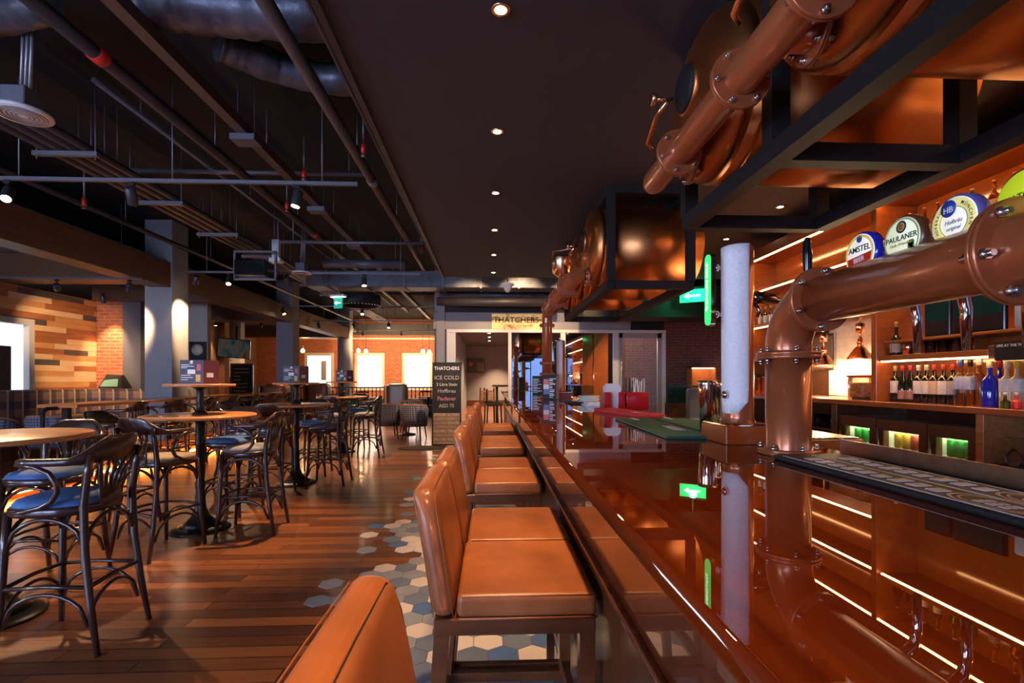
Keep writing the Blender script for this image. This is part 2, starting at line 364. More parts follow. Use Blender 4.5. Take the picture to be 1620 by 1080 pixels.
# left wall: mixed-tone boards, then brick return, then the deeper brick room
def plankwall():
    rnd = random.Random(4); mb = MB(); z = .0
    while z < 3.1:
        y = -5 - rnd.random()
        while y < 11.3:
            L = rnd.choice((.6, .9, 1.2, 1.5)); y2 = min(11.35, y + L)
            q = rnd.random(); mi = 0 if q < .34 else 1 if q < .62 else 2 if q < .80 else 3
            if y2 > -5: mb.box((-8.72, max(y, -5), z + .001), (-8.70 + rnd.random() * .006, y2 - .001, min(z + .109, 3.1)), mi)
            y = y2
        z += .11
    return mb
pw = [wood('board_honey', (.42, .20, .075), (.58, .29, .12), (8, .8, 8)), wood('board_rust', (.26, .085, .035), (.36, .13, .05), (8, .8, 8)), wood('board_pale', (.55, .36, .20), (.68, .46, .27), (8, .8, 8)), wood('board_charcoal', (.055, .045, .045), (.10, .085, .08), (8, .8, 8))]
struct('wall_left', plankwall(), pw)
struct('wall_left_brick', MB().box((-8.72, 11.36, 0), (-8.12, 11.5, 3.56)), 'brickwall')
struct('wall_left_column', MB().box((-8.10, 11.3, 0), (-7.72, 11.7, 3.56)), 'darkgrey')
struct('wall_left_plaster', MB().box((-7.70, 12.6, 0), (-7.0, 12.75, 3.56)), 'beigewall')
struct('wall_left_deep', MB().box((-11.45, 11.5, 0), (-11.3, 24.6, 4.3)), 'brickside')
struct('wall_back', MB().box((-11.4, 24.5, 0), (-1.3, 24.65, 4.3)), 'brickwall')
struct('trim_4', MB().box((-9.5, 24.38, 3.32), (-1.3, 24.5, 3.40)), 'ivory')
struct('trim_5', MB().box((-11, 23.2, 3.45), (-1.3, 23.5, 3.95)), 'black')
def window(n, x0, x1, z0, z1, Y, strength=1.3, extra=False):
    r = MB(); f = .14
    r.box((x0 - f, Y - .06, z0 - f), (x1 + f, Y, z0)); r.box((x0 - f, Y - .06, z1), (x1 + f, Y, z1 + f)); r.box((x0 - f, Y - .06, z0), (x0, Y, z1)); r.box((x1, Y - .06, z0), (x1 + f, Y, z1))
    o = tag(r.build('window_%d' % n, MT['ivory']), kind='structure')
    p = MB().box((x0, Y - .03, z0), (x1, Y - .02, z1)).build('pane', emit('daylight_pane_%d' % n, (.95, .97, 1), strength), o, world=True)
    if extra: MB().box((x0 + .58 * (x1 - x0), Y - .05, z0 + .35), (x0 + .80 * (x1 - x0), Y - .032, z1 - .25)).build('blind', pbr('blind', (.55, .58, .58), .7), o, world=True)
for n, (u0, u1, e) in enumerate(((487, 524, True), (566, 604, False), (641, 680, False))):
    window(n + 1, py(u0, 600, 24.5).x, py(u1, 600, 24.5).x, .98, 2.52, 24.5, 1.2, e)
# side window in the board wall, seen edge-on with its deep reveal
def sidewin():
    mb = MB(); y0, y1, z0, z1 = 6.6, 9.60, 1.18, 2.38; f = .11
    for a, b in (((y0 - f, z0 - f), (y1 + f, z0)), ((y0 - f, z1), (y1 + f, z1 + f)), ((y0 - f, z0), (y0, z1)), ((y1, z0), (y1 + f, z1)), ((8.3, z0), (8.34, z1))):
        mb.box((-8.69, a[0], a[1]), (-8.56, b[0], b[1]))
    o = tag(mb.build('window_4', 'greyframe'), kind='structure')
    MB().box((-8.68, y0, z0), (-8.67, y1, z1)).build('pane', emit('side_daylight', (.86, .94, 1), .55), o, world=True)
    MB().box((-8.66, y0, z0), (-8.645, 9.34, 1.97)).build('street_view', pbr('street_dark', (.05, .03, .035), .7, var=.5, vs=5), o, world=True)
    return o
sidewin()
# nearer window in the same wall, beside the camera
o = MB()
for a, b in (((-1.75, 1.05), (-1.6, 2.55)), ((.3, 1.05), (.45, 2.55)), ((-1.75, 1.05), (.45, 1.18)), ((-1.75, 2.42), (.45, 2.55)), ((-.68, 1.18), (-.62, 2.42))): o.box((-8.69, a[0], a[1]), (-8.56, b[0], b[1]))
o = tag(o.build('window_8', 'greyframe'), kind='structure')
MB().box((-8.68, -1.6, 1.18), (-8.66, .3, 2.42)).build('pane', emit('near_side_daylight', (.72, .82, 1), 16), o, world=True)
# wall behind the camera with the windows the daylight comes through
mb = MB().box((-11.5, -5.15, 0), (8.1, -5, .7)).box((-11.5, -5.15, 2.7), (8.1, -5, 4.3))
xs = [-11.5, -8.3, -5.7, -5.2, -2.6, 1.2, 3.6, 8.1]
for a, b in ((-11.5, -8.3), (-5.7, -5.2), (-2.6, 1.2), (3.6, 8.1)): mb.box((a, -5.15, .7), (b, -5, 2.7))
struct('wall_rear', mb, 'darkgrey')
for n, (a, b) in enumerate(((-8.3, -5.7), (-5.2, -2.6), (1.2, 3.6))):
    r = MB()
    for p, q in (((a, .7), (a + .07, 2.7)), ((b - .07, .7), (b, 2.7)), ((a, .7), (b, .77)), ((a, 2.63), (b, 2.7)), (((a + b) / 2 - .03, .7), ((a + b) / 2 + .03, 2.7))): r.box((p[0], -5.1, p[1]), (q[0], -5, q[1]))
    o = tag(r.build('window_%d' % (n + 5), 'greyframe'), kind='structure')
    MB().box((a + .07, -5.1, .77), (b - .07, -5.08, 2.63)).build('pane', emit('rear_daylight_%d' % n, (.50, .62, 1) if n < 2 else (.22, .40, 1), (12, 12, .6)[n]), o, world=True)
# right side
struct('wall_right_end', MB().box((3.80, 6.40, 0), (4.33, 6.47, 3.1)), 'shelf')
struct('wall_right', MB().box((4.2, -5, 0), (4.32, 6.39, 4.3)), 'darkshelf')
struct('wall_right_far', MB().box((8.05, 6.4, 0), (8.2, 12.3, 4.3)), 'brickside')
struct('wall_back_brick', MB().box((4.36, 12.3, 0), (8.1, 12.45, 4.3)), 'brickdull')
struct('trim_6', MB().box((4.36, 12.27, .78), (8.0, 12.295, 1.22)), 'greentile')
struct('trim_7', MB().box((4.36, 12.24, .0), (8.0, 12.295, .78)), 'darkshelf')
struct('ceiling_bulkhead', MB().box((2.0, 10.6, 2.72), (6.2, 11.4, 3.4)), 'black')
# glazed partition across the end of the bar
struct('wall_partition', MB().box((-1.4, 12.25, 2.60), (3.5, 12.45, 3.02)).box((-1.32, 12.2, 0), (-1.12, 12.5, 3.9)).box((-1.4, 12.5, 0), (-1.25, 26, 4.3)), 'grey')
struct('wall_partition_top', MB().box((-1.1, 12.3, 3.02), (8.1, 12.45, 4.3)).box((3.5, 12.3, 2.6), (4.36, 12.45, 3.02)), 'black')
struct('wall_lounge', MB().box((-1.3, 26, 0), (6, 26.15, 4.3)), 'grey')
struct('ceiling_lounge', MB().box((-1.3, 12.5, 3.12), (6, 26, 3.2)), 'darkgrey')
struct('baseboard_back', MB().box((-1.2, 25.94, 0), (5.9, 26, .28)), 'dwood')
dr = thing('door_1', None, None, (0, 12.3, 0)); dr['kind'] = 'structure'
fm = MB()
xs = [py(u, 600, 12.3).x for u in (707, 721, 804, 809, 887, 894, 970, 978, 1046, 1052)]
fm.box((xs[0], 12.22, 2.53), (xs[9], 12.38, 2.60))
for a, b in ((0, 1), (2, 3), (4, 5), (6, 7), (8, 9)): fm.box((xs[a], 12.24, 0), (xs[b], 12.36, 2.53))
fm.build('frame', 'frame', dr, world=True)
MB().box((xs[3], 12.295, 0), (xs[4], 12.305, 2.53)).build('pane', 'glazing', dr, world=True)
MB().box((xs[5], 12.295, 0), (xs[6], 12.305, 2.53)).build('pane', 'glazing', dr, world=True)
dl = MB()
for a, b in (((xs[7], 0), (xs[7] + .10, 2.53)), ((xs[8] - .10, 0), (xs[8], 2.53)), ((xs[7], 2.41), (xs[8], 2.53)), ((xs[7], 0), (xs[8], .25))): dl.box((a[0], 12.26, a[1]), (b[0], 12.34, b[1]))
dl.build('door_leaf', 'greyframe', dr, world=True)
MB().box((xs[7] + .1, 12.295, .25), (xs[8] - .1, 12.305, 2.41)).build('door_glass', 'pane', dr, world=True)
MB().tube([(xs[7] + .06, 12.25, .8), (xs[7] + .06, 12.20, .85), (xs[7] + .06, 12.20, 1.75), (xs[7] + .06, 12.25, 1.8)], .014).build('handle', 'steel', dr, world=True)
struct('wall_lobby', MB().box((2.9, 14.6, 0), (5.0, 14.75, 3.1)), 'brickdull')
# ================================================================== THE BAR
bar = thing('bar_counter', 'long varnished red-brown bar counter with a raised rounded rim and mirror-bright top', 'bar counter', (.8, 5.5, 0))
B0, B1 = -.7, 12.0
MB().rbox((.268, B0, 1.052), (1.42, B1, 1.08), .004, 1, sm=False).build('counter_top', 'bar', bar, world=True)
# raised bullnose rim: profile swept along the bar
pf = [(.270, 1.052), (.262, 1.052), (.253, 1.060), (.249, 1.072), (.250, 1.085), (.255, 1.094), (.259, 1.0965), (.263, 1.0955), (.267, 1.091), (.270, 1.086), (.274, 1.0805), (.274, 1.052)]
vs = [(x, y, z) for y in (B0, B1) for x, z in pf]; n = len(pf)
MB().add(vs, [tuple(range(n)), tuple(range(2 * n - 1, n - 1, -1))] + [(i, (i + 1) % n, n + (i + 1) % n, n + i) for i in range(n)], 0, [False, False] + [True] * (n - 2) + [False, True]).build('rim', 'bar', bar, world=True)
MB().box((.335, B0 + .05, .10), (1.34, B1 - .05, 1.052)).build('front_panel', 'barfront', bar, world=True)
MB().rbox((.318, B0 + .04, .775), (.336, B1 - .04, .80), .004, 2).build('moulding', 'barfront', bar, world=True)
MB().box((.324, B0 + .04, .10), (.335, B1 - .04, .775)).build('lower_panel', 'dwood', bar, world=True)
MB().box((.36, B0 + .05, 0), (1.30, B1 - .05, .10)).build('plinth', 'blackmetal', bar, world=True)
# ---------------------------------------------------------------- leather bar stools
def make_stool():
    t = thing('leather_bar_stool', 'x', 'bar stool', group='tan leather stools along the bar')
    def crown(p):
        if p.z > .72:
            p.z += .010 * (1 - (p.y / .245) ** 2) * (1 - ((p.x - .03) / .22) ** 2)
        return p
    MB().rbox((-.165, -.2415, .692), (.234, .2415, .758), .016, 3, fn=crown, cuts=6).build('seat', 'leather', t, wn=True)
    sp = MB()
    for y in (-.2405, .2405): sp.tube([(-.16, y, .692), (.234, y, .692)], .0035, 6); sp.tube([(-.15, y * .985, .753), (.222, y * .985, .753)], .0022, 6)
    sp.tube([(.226, -.235, .753), (.226, .235, .753)], .0022, 6)
    sp.build('seat_piping', 'piping', t)
    def lean(p):
        k = (p.z - .69); s = 1 - .10 * max(0, (k - .22) / .13) ** 2
        p.x += -.13 * k - .12 * k * k; p.y *= s
        return p
    MB().rbox((-.236, -.2415, .692), (-.166, .2415, 1.055), .030, 4, fn=lean, cuts=7).build('backrest', 'leather', t, wn=True)
    bp = MB()
    for x in (-.229, -.173):
        pts = [(x, -.2415, .70), (x, -.2415, .85), (x, -.2415, .98), (x, -.232, 1.025), (x, -.20, 1.049), (x, 0, 1.052), (x, .20, 1.049), (x, .232, 1.025), (x, .2415, .98), (x, .2415, .85), (x, .2415, .70)]
        bp.tube([lean(Vector(p)) for p in pts], .0014, 6)
    bp.build('backrest_piping', 'piping', t)
    MB().rbox((-.230, -.238, .642), (.230, .238, .690), .004, 1, sm=False).build('apron', 'dwood', t)
    for sx in (-1, 1):
        for sy in (-1, 1):
            x, y = sx * .207, sy * .2145; lx = x - .05 if sx < 0 else x
            MB().add([(x + dx * .0225, y + dy * .0225, .645) for dx, dy in ((-1, -1), (1, -1), (1, 1), (-1, 1))] + [(lx + dx * .017, y + dy * .017, 0) for dx, dy in ((-1, -1), (1, -1), (1, 1), (-1, 1))], [(0, 1, 2, 3), (7, 6, 5, 4), (0, 4, 5, 1), (1, 5, 6, 2), (2, 6, 7, 3), (3, 7, 4, 0)]).build('leg', 'dwood', t)
    for sy in (-1, 1): MB().cbox((-.02, sy * .2145, .26), (.43, .022, .035)).build('stretcher', 'dwood', t)
    MB().cbox((.205, 0, .30), (.024, .41, .04)).build('footrest', 'dwood', t)
    MB().cbox((-.235, 0, .26), (.022, .41, .035)).build('stretcher', 'dwood', t)
    return t
st = make_stool(); tr = tree_of(st)
SY_ = [.61, 1.6425, 2.13, 3.1625, 3.65, 4.68, 5.17, 6.20, 6.69]
SL = ['nearest tan leather bar stool, only its rounded backrest top in view',
      'near tan leather bar stool showing its whole seat side, front of closest pair',
      'tan leather bar stool touching the far side of the near full seat',
      'front tan leather stool of the second pair along the bar', 'rear tan leather stool of the second pair along the bar',
      'front tan leather stool of the third pair along the bar', 'rear tan leather stool of the third pair along the bar',
      'front tan leather stool of the farthest pair, beside the chalkboard sign', 'last tan leather stool of the row, next to the glazed doorway']
for i, y in enumerate(SY_):
    o = st if i == 0 else copy_tree(st, None, tr)
    place(o, (.07 + (.006 if i in (2, 4, 6, 8) else 0), y, 0.003), 0, SL[i])
# ================================================================== ON THE COUNTER
MT['darkchrome'] = pbr('dark_chrome', (.30, .24, .18), .14, metal=1)
MT['basewood'] = wood('orange_base_wood', (.27, .045, .008), (.34, .065, .012), (1, 8, 8), rough=.3, coat=.5)
CT = 1.08
def bolt_ring(par, c, axis, R, n, a0=0, r=.011, t=.016, both=.024):
    # hexagon-headed bolts through a flange whose axis is the local Z of `axis`
    for k in range(n):
        an = a0 + 2 * PI * k / n; p = Vector((R * math.cos(an), R * math.sin(an), 0)); mb = MB()
        at = lambda z: Vector(c) + axis @ (p + Vector((0, 0, z)))
        for s in (1, -1):
            mb.tube([at(s * both / 2), at(s * (both / 2 + t * .7))], r, 6); mb.tube([at(s * (both / 2 + t * .7)), at(s * (both / 2 + t * 1.3))], r * .6, 8)
        mb.tube([at(-both / 2 + .001), at(both / 2 - .001)], r * .5, 6).build('bolt', 'steel', par, world=True)
def flange(par, c, ax, R, br, n=6, a0=0, t=.022, bolts=True, br_r=.011):
    A = AX[ax]
    f = MB().lathe([(R - .003, -t / 2), (R, -t / 2 + .003), (R, -.0012), (R - .002, 0), (R, .0012), (R, t / 2 - .003), (R - .003, t / 2)], c, 40, 0, A).build('flange', 'copper', par, world=True)
    if bolts:
        bolt_ring(f, c, A, br, n, a0, br_r, br_r * 1.4, t)
    return f
def badge(par, y, ring, rim, draw):
    x = 1.168; z = 1.762; y += .03
    b = MB().lathe([(.060, -.016), (.067, -.012), (.067, .012), (.060, .016)], (x, y, z), 40, 0, AX['-X']).build('tap_badge', rim, par, world=True)
    MB().lathe([(.0, .0), (.0605, 0), (.0605, .0012), (0, .0012)], (x - .0162, y, z), 40, 0, AX['-X']).build('badge_face', ring, b, world=True)
    draw(b, x - .0182, y, z)
def lit(name, col, s=.30):
    m = pbr(name, col, .35); b = m.node_tree.nodes['Principled BSDF']; b.inputs['Emission Color'].default_value = (*col, 1); b.inputs['Emission Strength'].default_value = s; return m
T = dict(r=(0, -1, 0), u=(0, 0, 1), ext=.0004)
TX, TY, ZA = 1.155, 1.88, 1.65
tw = thing('beer_tap_tower', 'copper pipe beer tower over the counter with four round beer badges on top', 'beer tap tower', (TX, TY, CT))
MB().lathe([(.084, CT), (.080, CT + .02), (.080, 1.45)], (TX, TY, 0), 40).build('column', 'copper', tw, world=True)
flange(tw, (TX, TY, CT + .012), 'Z', .108, .095, 6, .5)
flange(tw, (TX, TY, 1.462), 'Z', .113, .098, 6, .25, .028)
el = [(TX, TY, 1.475)] + [(TX, TY - .165 + .165 * math.cos(a), 1.485 + .165 * math.sin(a)) for a in [PI / 2 * k / 12 for k in range(13)]] + [(TX, TY - .19, ZA)]
MB().tube(el, .0805, 40).build('elbow', 'copper', tw, world=True)
MB().tube([(TX, TY - .19, ZA), (TX, .42, ZA)], .080, 40).build('arm', 'copper', tw, world=True)
flange(tw, (TX, 1.690, ZA), '-Y', .113, .097, 6, .45, .026)
flange(tw, (TX, 1.035, ZA), '-Y', .118, .098, 6, .12, .026, br_r=.013)
el2 = [(TX, .42, ZA)] + [(TX, .42 - .165 * math.sin(a), 1.485 + .165 * math.cos(a)) for a in [PI / 2 * k / 8 for k in range(9)]] + [(TX, .255, CT)]
MB().tube(el2, .080, 32).build('column', 'copper', tw, world=True)
for y in (1.47, 1.312, 1.155, .99):
    t = MB().tube([(TX + .07, y, ZA - .015), (TX + .115, y, ZA - .02), (TX + .145, y, ZA - .045), (TX + .155, y, ZA - .09), (TX + .155, y, ZA - .20)], [.012, .014, .015, .014, .011], 14)
    t.lathe([(.012, 0), (.017, .004), (.017, .016), (.012, .02)], (TX + .08, y, ZA - .017), 14, 0, AX['X'])
    t.build('tap_spout', 'chrome', tw, world=True)
h = MB().tube([(1.20, 1.83, 1.74), (1.20, 1.83, 1.785), (1.198, 1.828, 1.84), (1.196, 1.826, 1.885), (1.196, 1.826, 1.905)], [.012, .015, .018, .015, .008], 14).build('tap_handle', 'blackgloss', tw, world=True)
MB().lathe([(.014, 0), (.017, .01), (.012, .03)], (1.20, 1.83, 1.722), 14).build('handle_collar', 'chrome', h, world=True)
cy, cg, cb_, cr, ck = pbr('badge_cream', (.72, .70, .48), .35), pbr('badge_green', (.05, .33, .12), .4), pbr('badge_blue', (.02, .07, .42), .35), pbr('badge_red', (.62, .03, .02), .35), pbr('badge_ink', (.03, .03, .03), .5)
cl = lit('badge_lime', (.48, .62, .02)); cv = pbr('badge_violet', (.12, .10, .34), .35)
def disc(par, name, x, y, z, r, mat, r0=0, t=.0005): MB().lathe([(r0, 0), (r, 0), (r, t), (r0, t)] + ([(r0, 0)] if r0 else []), (x, y, z), 36, 0, AX['-X'], caps=False).build(name, mat, par, world=True)
def d_amstel(b, x, y, z):
    disc(b, 'ring', x, y, z, .058, lit('amstel_gold', (.55, .42, .10)), .050); disc(b, 'roundel', x, y + .0, z + .046, .0115, cb_)
    MB().prism([(-.050, -.006), (.050, .003), (.046, -.024), (-.046, -.033)], basis((x, y, z - .004), (0, -1, 0), (0, 0, 1)), .0006).build('ribbon', cr, b, world=True)
    text('lettering', 'AMSTEL', ck, b, (x - .001, y, z + .014), size=.026, **T); text('lettering', 'BEER', 'white', b, (x - .002, y, z - .019), size=.021, r=(0, -1, .09), u=(0, .09, 1), ext=.0004)
def d_paul(b, x, y, z):
    disc(b, 'ring', x, y, z, .0595, pbr('paulaner_ring', (.55, .62, .32), .3), .054); disc(b, 'crest_ring', x, y, z + .035, .017, ck, .011)
    disc(b, 'crest', x, y, z + .035, .010, pbr('crest_orange', (.45, .16, .03), .4))
    text('lettering', 'PAULANER', ck, b, (x - .001, y, z + .004), size=.0215, **T); text('lettering', 'Hefe-Weissbier', pbr('badge_gold', (.5, .36, .08), .4), b, (x - .001, y, z - .013), size=.012, shear=.2, **T)
    for k in range(5):
        disc(b, 'hop_leaf', x - .0004, y - .036 + .006 * (k % 2), z - .016 - .009 * (k % 3), .008, cg)
def d_hb(b, x, y, z):
    disc(b, 'ring', x, y, z, .058, lit('hb_yellow', (.66, .62, .22)), .036); disc(b, 'roundel', x - .0005, y + .013, z + .036, .021, cb_); disc(b, 'inner_line', x - .0003, y, z, .037, ck, .0358)
    text('lettering', 'HB', 'white', b, (x - .0016, y + .013, z + .032), size=.021, **T)
    for k, ch in enumerate('MÜNCHEN'):
        a = math.radians(58 - k * 13); text('lettering', ch, ck, b, (x - .001, y - .047 * math.cos(a), z + .047 * math.sin(a)), r=(0, -math.sin(a), -math.cos(a)), u=(0, -math.cos(a), math.sin(a)), size=.011, ext=.0003)
    for k, ch in enumerate('HOFBRÄU'):
        a = math.radians(205 - k * 11); text('lettering', ch, ck, b, (x - .001, y - .047 * math.cos(a), z + .047 * math.sin(a)), r=(0, -math.sin(a), -math.cos(a)), u=(0, -math.cos(a), math.sin(a)), size=.010, ext=.0003)
    text('lettering', 'Hofbräu', pbr('script_grey', (.3, .3, .34), .5), b, (x - .001, y, z + .0), size=.014, shear=.3, **T); text('lettering', 'original', pbr('script_grey2', (.3, .3, .34), .5), b, (x - .001, y, z - .016), size=.013, shear=.3, **T)
def d_tha(b, x, y, z): text('lettering', 'THATCHERS', ck, b, (x - .001, y, z + .006), size=.019, r=(0, -1, .06), u=(0, .06, 1), ext=.0004)
bw = lit('badge_white', (.80, .80, .74)); badge(tw, 1.47, bw, 'bluebottle', d_amstel); badge(tw, 1.312, lit('paulaner_face', (.72, .80, .58)), 'dwood', d_paul); badge(tw, 1.155, bw, cv, d_hb); badge(tw, .99, cl, 'greenrim', d_tha)
# ---------------------------------------------------------------- frosted column with the glowing green badge
def make_ice(cx, cy, label):
    t = thing('frosted_beer_column', label, 'beer tap tower', (cx, cy, CT))
    b = MB().rbox((cx - .106, cy - .103, CT), (cx + .154, cy + .16, 1.162), .004, 1, sm=False).build('wooden_base', MT['basewood'], t, world=True)
    dt = MB().box((cx - .10, cy - .097, 1.162), (cx + .148, cy + .154, 1.167)).build('drip_plate', 'chrome', b, world=True)
    for k, (dx, dy) in enumerate(((-.045, -.045), (.075, -.045))): MB().lathe([(.0, 0), (.036, 0), (.036, .002), (0, .002)], (cx + dx, cy + dy, 1.1672), 24).build('drip_hole', 'blackgloss', dt, world=True)
    MB().lathe([(.074, 1.167), (.066, 1.20), (.066, 1.97), (.055, 1.99), (0, 1.995)], (cx, cy, 0), 36).build('column', 'copper', t, world=True)
    vs = []; fs = []; nz, na = 14, 22; a0 = math.atan2(-.60, -.80)
    for i in range(nz + 1):
        f = i / nz; z = 1.215 + .765 * f; sp = 2.05 * (1 - .50 * max(0, 1 - f / .10) ** 2)
        for k in range(na + 1):
            a = a0 - .25 + sp * (k / na - .5) * 1.35; ro = .0715 + .0035 * f
            vs.append((cx + ro * math.cos(a), cy + ro * math.sin(a), z))
    for i in range(nz):
        for k in range(na): p = i * (na + 1) + k; fs.append((p, p + 1, p + na + 2, p + na + 1))
    o = MB().add(vs, fs, 0, True).build('frosted_panel', 'ice', t, world=True)
    sd = o.modifiers.new('thick', 'SOLIDIFY'); sd.thickness = .006; sd.offset = -1
    k = MB().lathe([(0, 0), (.016, 0), (.02, .006), (.014, .014), (0, .016)], (cx - .074, cy - .032, 1.30), 20, 0, AX['-X']).build('pressure_button', 'chrome', t, world=True)
    tp = MB().tube([(cx + .05, cy, 1.755), (cx + .09, cy, 1.75), (cx + .16, cy, 1.74), (cx + .185, cy, 1.735), (cx + .25, cy, 1.73)], [.018, .030, .027, .014, .012], 16)
    tp.tube([(cx + .07, cy, 1.735), (cx + .10, cy, 1.69), (cx + .09, cy, 1.66)], [.010, .010, .008], 10)
    tp.build('tap_spout', 'darkchrome', t, world=True)
    # badge: a lozenge facing the customers, reading upwards
    bx, bz, L, w = cx - .142, 1.782, .162, .026
    pl = [(w * math.cos(a), L - w + w * math.sin(a)) for a in [PI * j / 10 for j in range(11)]] + [(-w * math.cos(a), -L + w - w * math.sin(a)) for a in [PI * j / 10 for j in range(11)]]
    m = basis((bx, cy, bz), (0, -1, 0), (0, 0, 1))
    bd = MB().prism([(x * 1.12, y * 1.02) for x, y in pl], m @ Matrix.Translation((0, 0, -.024)), .024).build('badge_body', 'chrome', t, world=True)
    MB().prism(pl, m, .005).build('glowing_face', 'greenglow', bd, world=True)
    text('lettering', 'THATCHERS GOLD', 'whiteglow', bd, (bx - .0056, cy, bz + .015), r=(0, 0, 1), u=(0, 1, 0), size=.026, ext=.0004)
    for z in (1.885, 1.67):
        MB().tube([(bx + .022, cy, z), (cx - .055, cy, z)], .008, 8).lathe([(.016, -.008), (.018, 0), (.016, .008)], (bx + .038, cy, z), 12, 0, AX['X']).build('bracket', 'chrome', t, world=True)
    return t


ic = make_ice(1.146, 2.25, 'tall frosted white beer column with a glowing green lozenge badge beside the copper pipe tower')
# ---------------------------------------------------------------- mats
def runner(name, label, c, L, W, rz, surf, rim, t=.012, printing=None):
    o = thing(name, label, 'bar mat', (c[0], c[1], CT), rz, 'bar mats on the counter')
    MB().rbox((-W / 2, -L / 2, 0), (W / 2, L / 2, t), .006, 2).build('rim', rim, o, wn=True)
    MB().box((-W / 2 + .008, -L / 2 + .008, t), (W / 2 - .008, L / 2 - .008, t + .002)).build('ribbed_surface', surf, o)
    if printing: printing(o, t + .002)
    return o
def print_black(o, z):
    # two rows: raised word followed by a round crest
    for x in (-.062, .058):
        for k in range(9): MB().rbox((x - .026, .33 - k * .058 - .034, z), (x + .026 - .006 * (k % 3), .33 - k * .058 + .0, z + .004), .010, 2).build('raised_letter', 'print', o)
        c = MB(); cyy = -.285
        for r0, r1 in ((.050, .055), (.040, .043)):
            c.add([(x + r * math.cos(2 * PI * k / 36), cyy + 1.9 * r * math.sin(2 * PI * k / 36), zz) for zz in (z, z + .002) for r in (r0, r1) for k in range(36)],
                  [(72 + k, 72 + (k + 1) % 36, 108 + (k + 1) % 36, 108 + k) for k in range(36)], 0)
        for k in range(9): c.cbox((x + (k % 3 - 1) * .016, cyy + (k // 3 - 1) * .028, z + .001), (.010, .018, .002))
        c.build('crest', 'print', o)
    MB().box((-.004, -.40, z), (-.001, .41, z + .0015)).box((-.118, -.41, z), (-.115, .40, z + .0015)).box((.110, -.41, z), (.113, .40, z + .0015)).build('border_line', 'print', o)
runner('bar_mat', 'long black rubber bar mat with raised white lettering and round crests, near edge of counter', (1.152, 1.310), .91, .245, .010, 'mat', 'matrim', .018, print_black)
def print_green(o, z):
    m = MB()
    for k in range(7): m.cbox((.04, -.30 + k * .035, z + .001), (.06, .022, .002))
    m.build('printed_name', 'print', o); MB().cbox((-.02, .44, z + .001), (.03, .16, .002)).build('label_patch', MT['ivory'], o)
runner('bar_mat', 'green dotted rubber bar mat in front, by the wooden base of the frosted column', (.99, 2.93), 1.16, .245, -.04, 'greenmat', 'greenrim', .016, print_green)
runner('bar_mat', 'second green bar mat behind the front green one, towards the bar staff', (1.255, 3.02), .92, .235, -.04, 'greenmat', 'greenrim', .014, print_green)
def print_red(o, z): MB().cbox((-.04, -.25, z + .001), (.035, .11, .002)).build('printed_name', 'white', o)
runner('bar_mat', 'thick bright red bar mat beyond the green mats', (1.13, 4.10), .88, .20, .20, 'redrub', 'redrub', .028, print_red)
sg = MB().rbox((1.325, .3, CT), (1.335, 1.83, CT + .064), .002, 1, sm=False).rbox((1.325, .3, CT), (1.36, 1.83, CT + .004), .001, 1, sm=False)
tag(sg.build('splash_guard', 'brushed'), 'low brushed steel splash strip standing along the back edge of the counter', 'splash guard')
wt = thing('drip_station', 'brown box with a slatted steel top behind the counter beside the copper tower', 'drip tray', (1.65, 2.55, 0))
MB().rbox((1.47, 2.36, 0), (1.83, 2.74, 1.075), .004, 1, sm=False).build('body', 'oak', wt, world=True)
m = MB()
for k in range(12): m.box((1.48 + k * .029, 2.37, 1.075), (1.498 + k * .029, 2.73, 1.083))
m.build('slats', 'brushed', wt, world=True)
# ---------------------------------------------------------------- caddy, straws, tins, plates, menus
cdx, cdy = 1.29, 4.76
cdt = thing('napkin_caddy', 'red plastic bar caddy with compartments standing past the red mat', 'caddy', (cdx, cdy, CT))
m = MB()
m.rbox((cdx - .21, cdy - .11, CT), (cdx + .21, cdy + .11, CT + .014), .004, 1, sm=False)
for x in (-.21, -.02, .20): m.rbox((cdx + x, cdy - .11, CT + .012), (cdx + x + .01, cdy + .11, CT + .17), .004, 2)
m.rbox((cdx - .21, cdy + .10, CT + .012), (cdx + .21, cdy + .11, CT + .17), .004, 2); m.rbox((cdx + .0, cdy - .11, CT + .012), (cdx + .21, cdy - .10, CT + .17), .004, 2)
m.rbox((cdx - .21, cdy - .11, CT + .012), (cdx - .15, cdy - .10, CT + .17), .004, 2); m.rbox((cdx - .08, cdy - .11, CT + .012), (cdx - .01, cdy - .10, CT + .17), .004, 2)
m.build('body', 'red', cdt, world=True)
pl = [(-.075, 0), (.075, 0), (.075, .205), (.05, .235), (-.05, .235), (-.075, .205)]
o = MB().prism(pl, basis((cdx - .115, cdy + .05, CT + .015), (1, 0, 0), (0, 0, 1)), .10).build('napkin_stack', 'paper')
tag(o, 'stack of white paper napkins standing up in the left compartment of the red caddy', 'napkins')
rnd = random.Random(5)
for k in range(16):
    x = cdx + .03 + .15 * (k / 15); dx = (rnd.random() - .5) * .05; dy = (rnd.random() - .5) * .05; yy = cdy - .05 + rnd.random() * .1
    wh = k > 5
    o = MB().tube([(x, yy, CT + .016), (x + dx, yy + dy, CT + .27 + rnd.random() * .04)], .0045, 6).build('straw', 'paper' if wh else 'black')
    tag(o, 'thin white straw or stirrer standing in the right of the red caddy' if wh else 'thin black straw standing in the middle of the red caddy', 'straw', 'white straws in the caddy' if wh else 'black straws in the caddy')
def tin(c, label, s=1):
    o = MB().lathe([(.030 * s, 0), (.034 * s, .004), (.046 * s, .25 * s), (.0475 * s, .268 * s), (.046 * s, .27 * s), (.044 * s, .262 * s), (.036 * s, .02)], (c[0], c[1], CT), 32).build('shaker_tin', 'chrome')
    tag(o, label, 'cocktail shaker', 'steel shaker tins beside the frosted column')
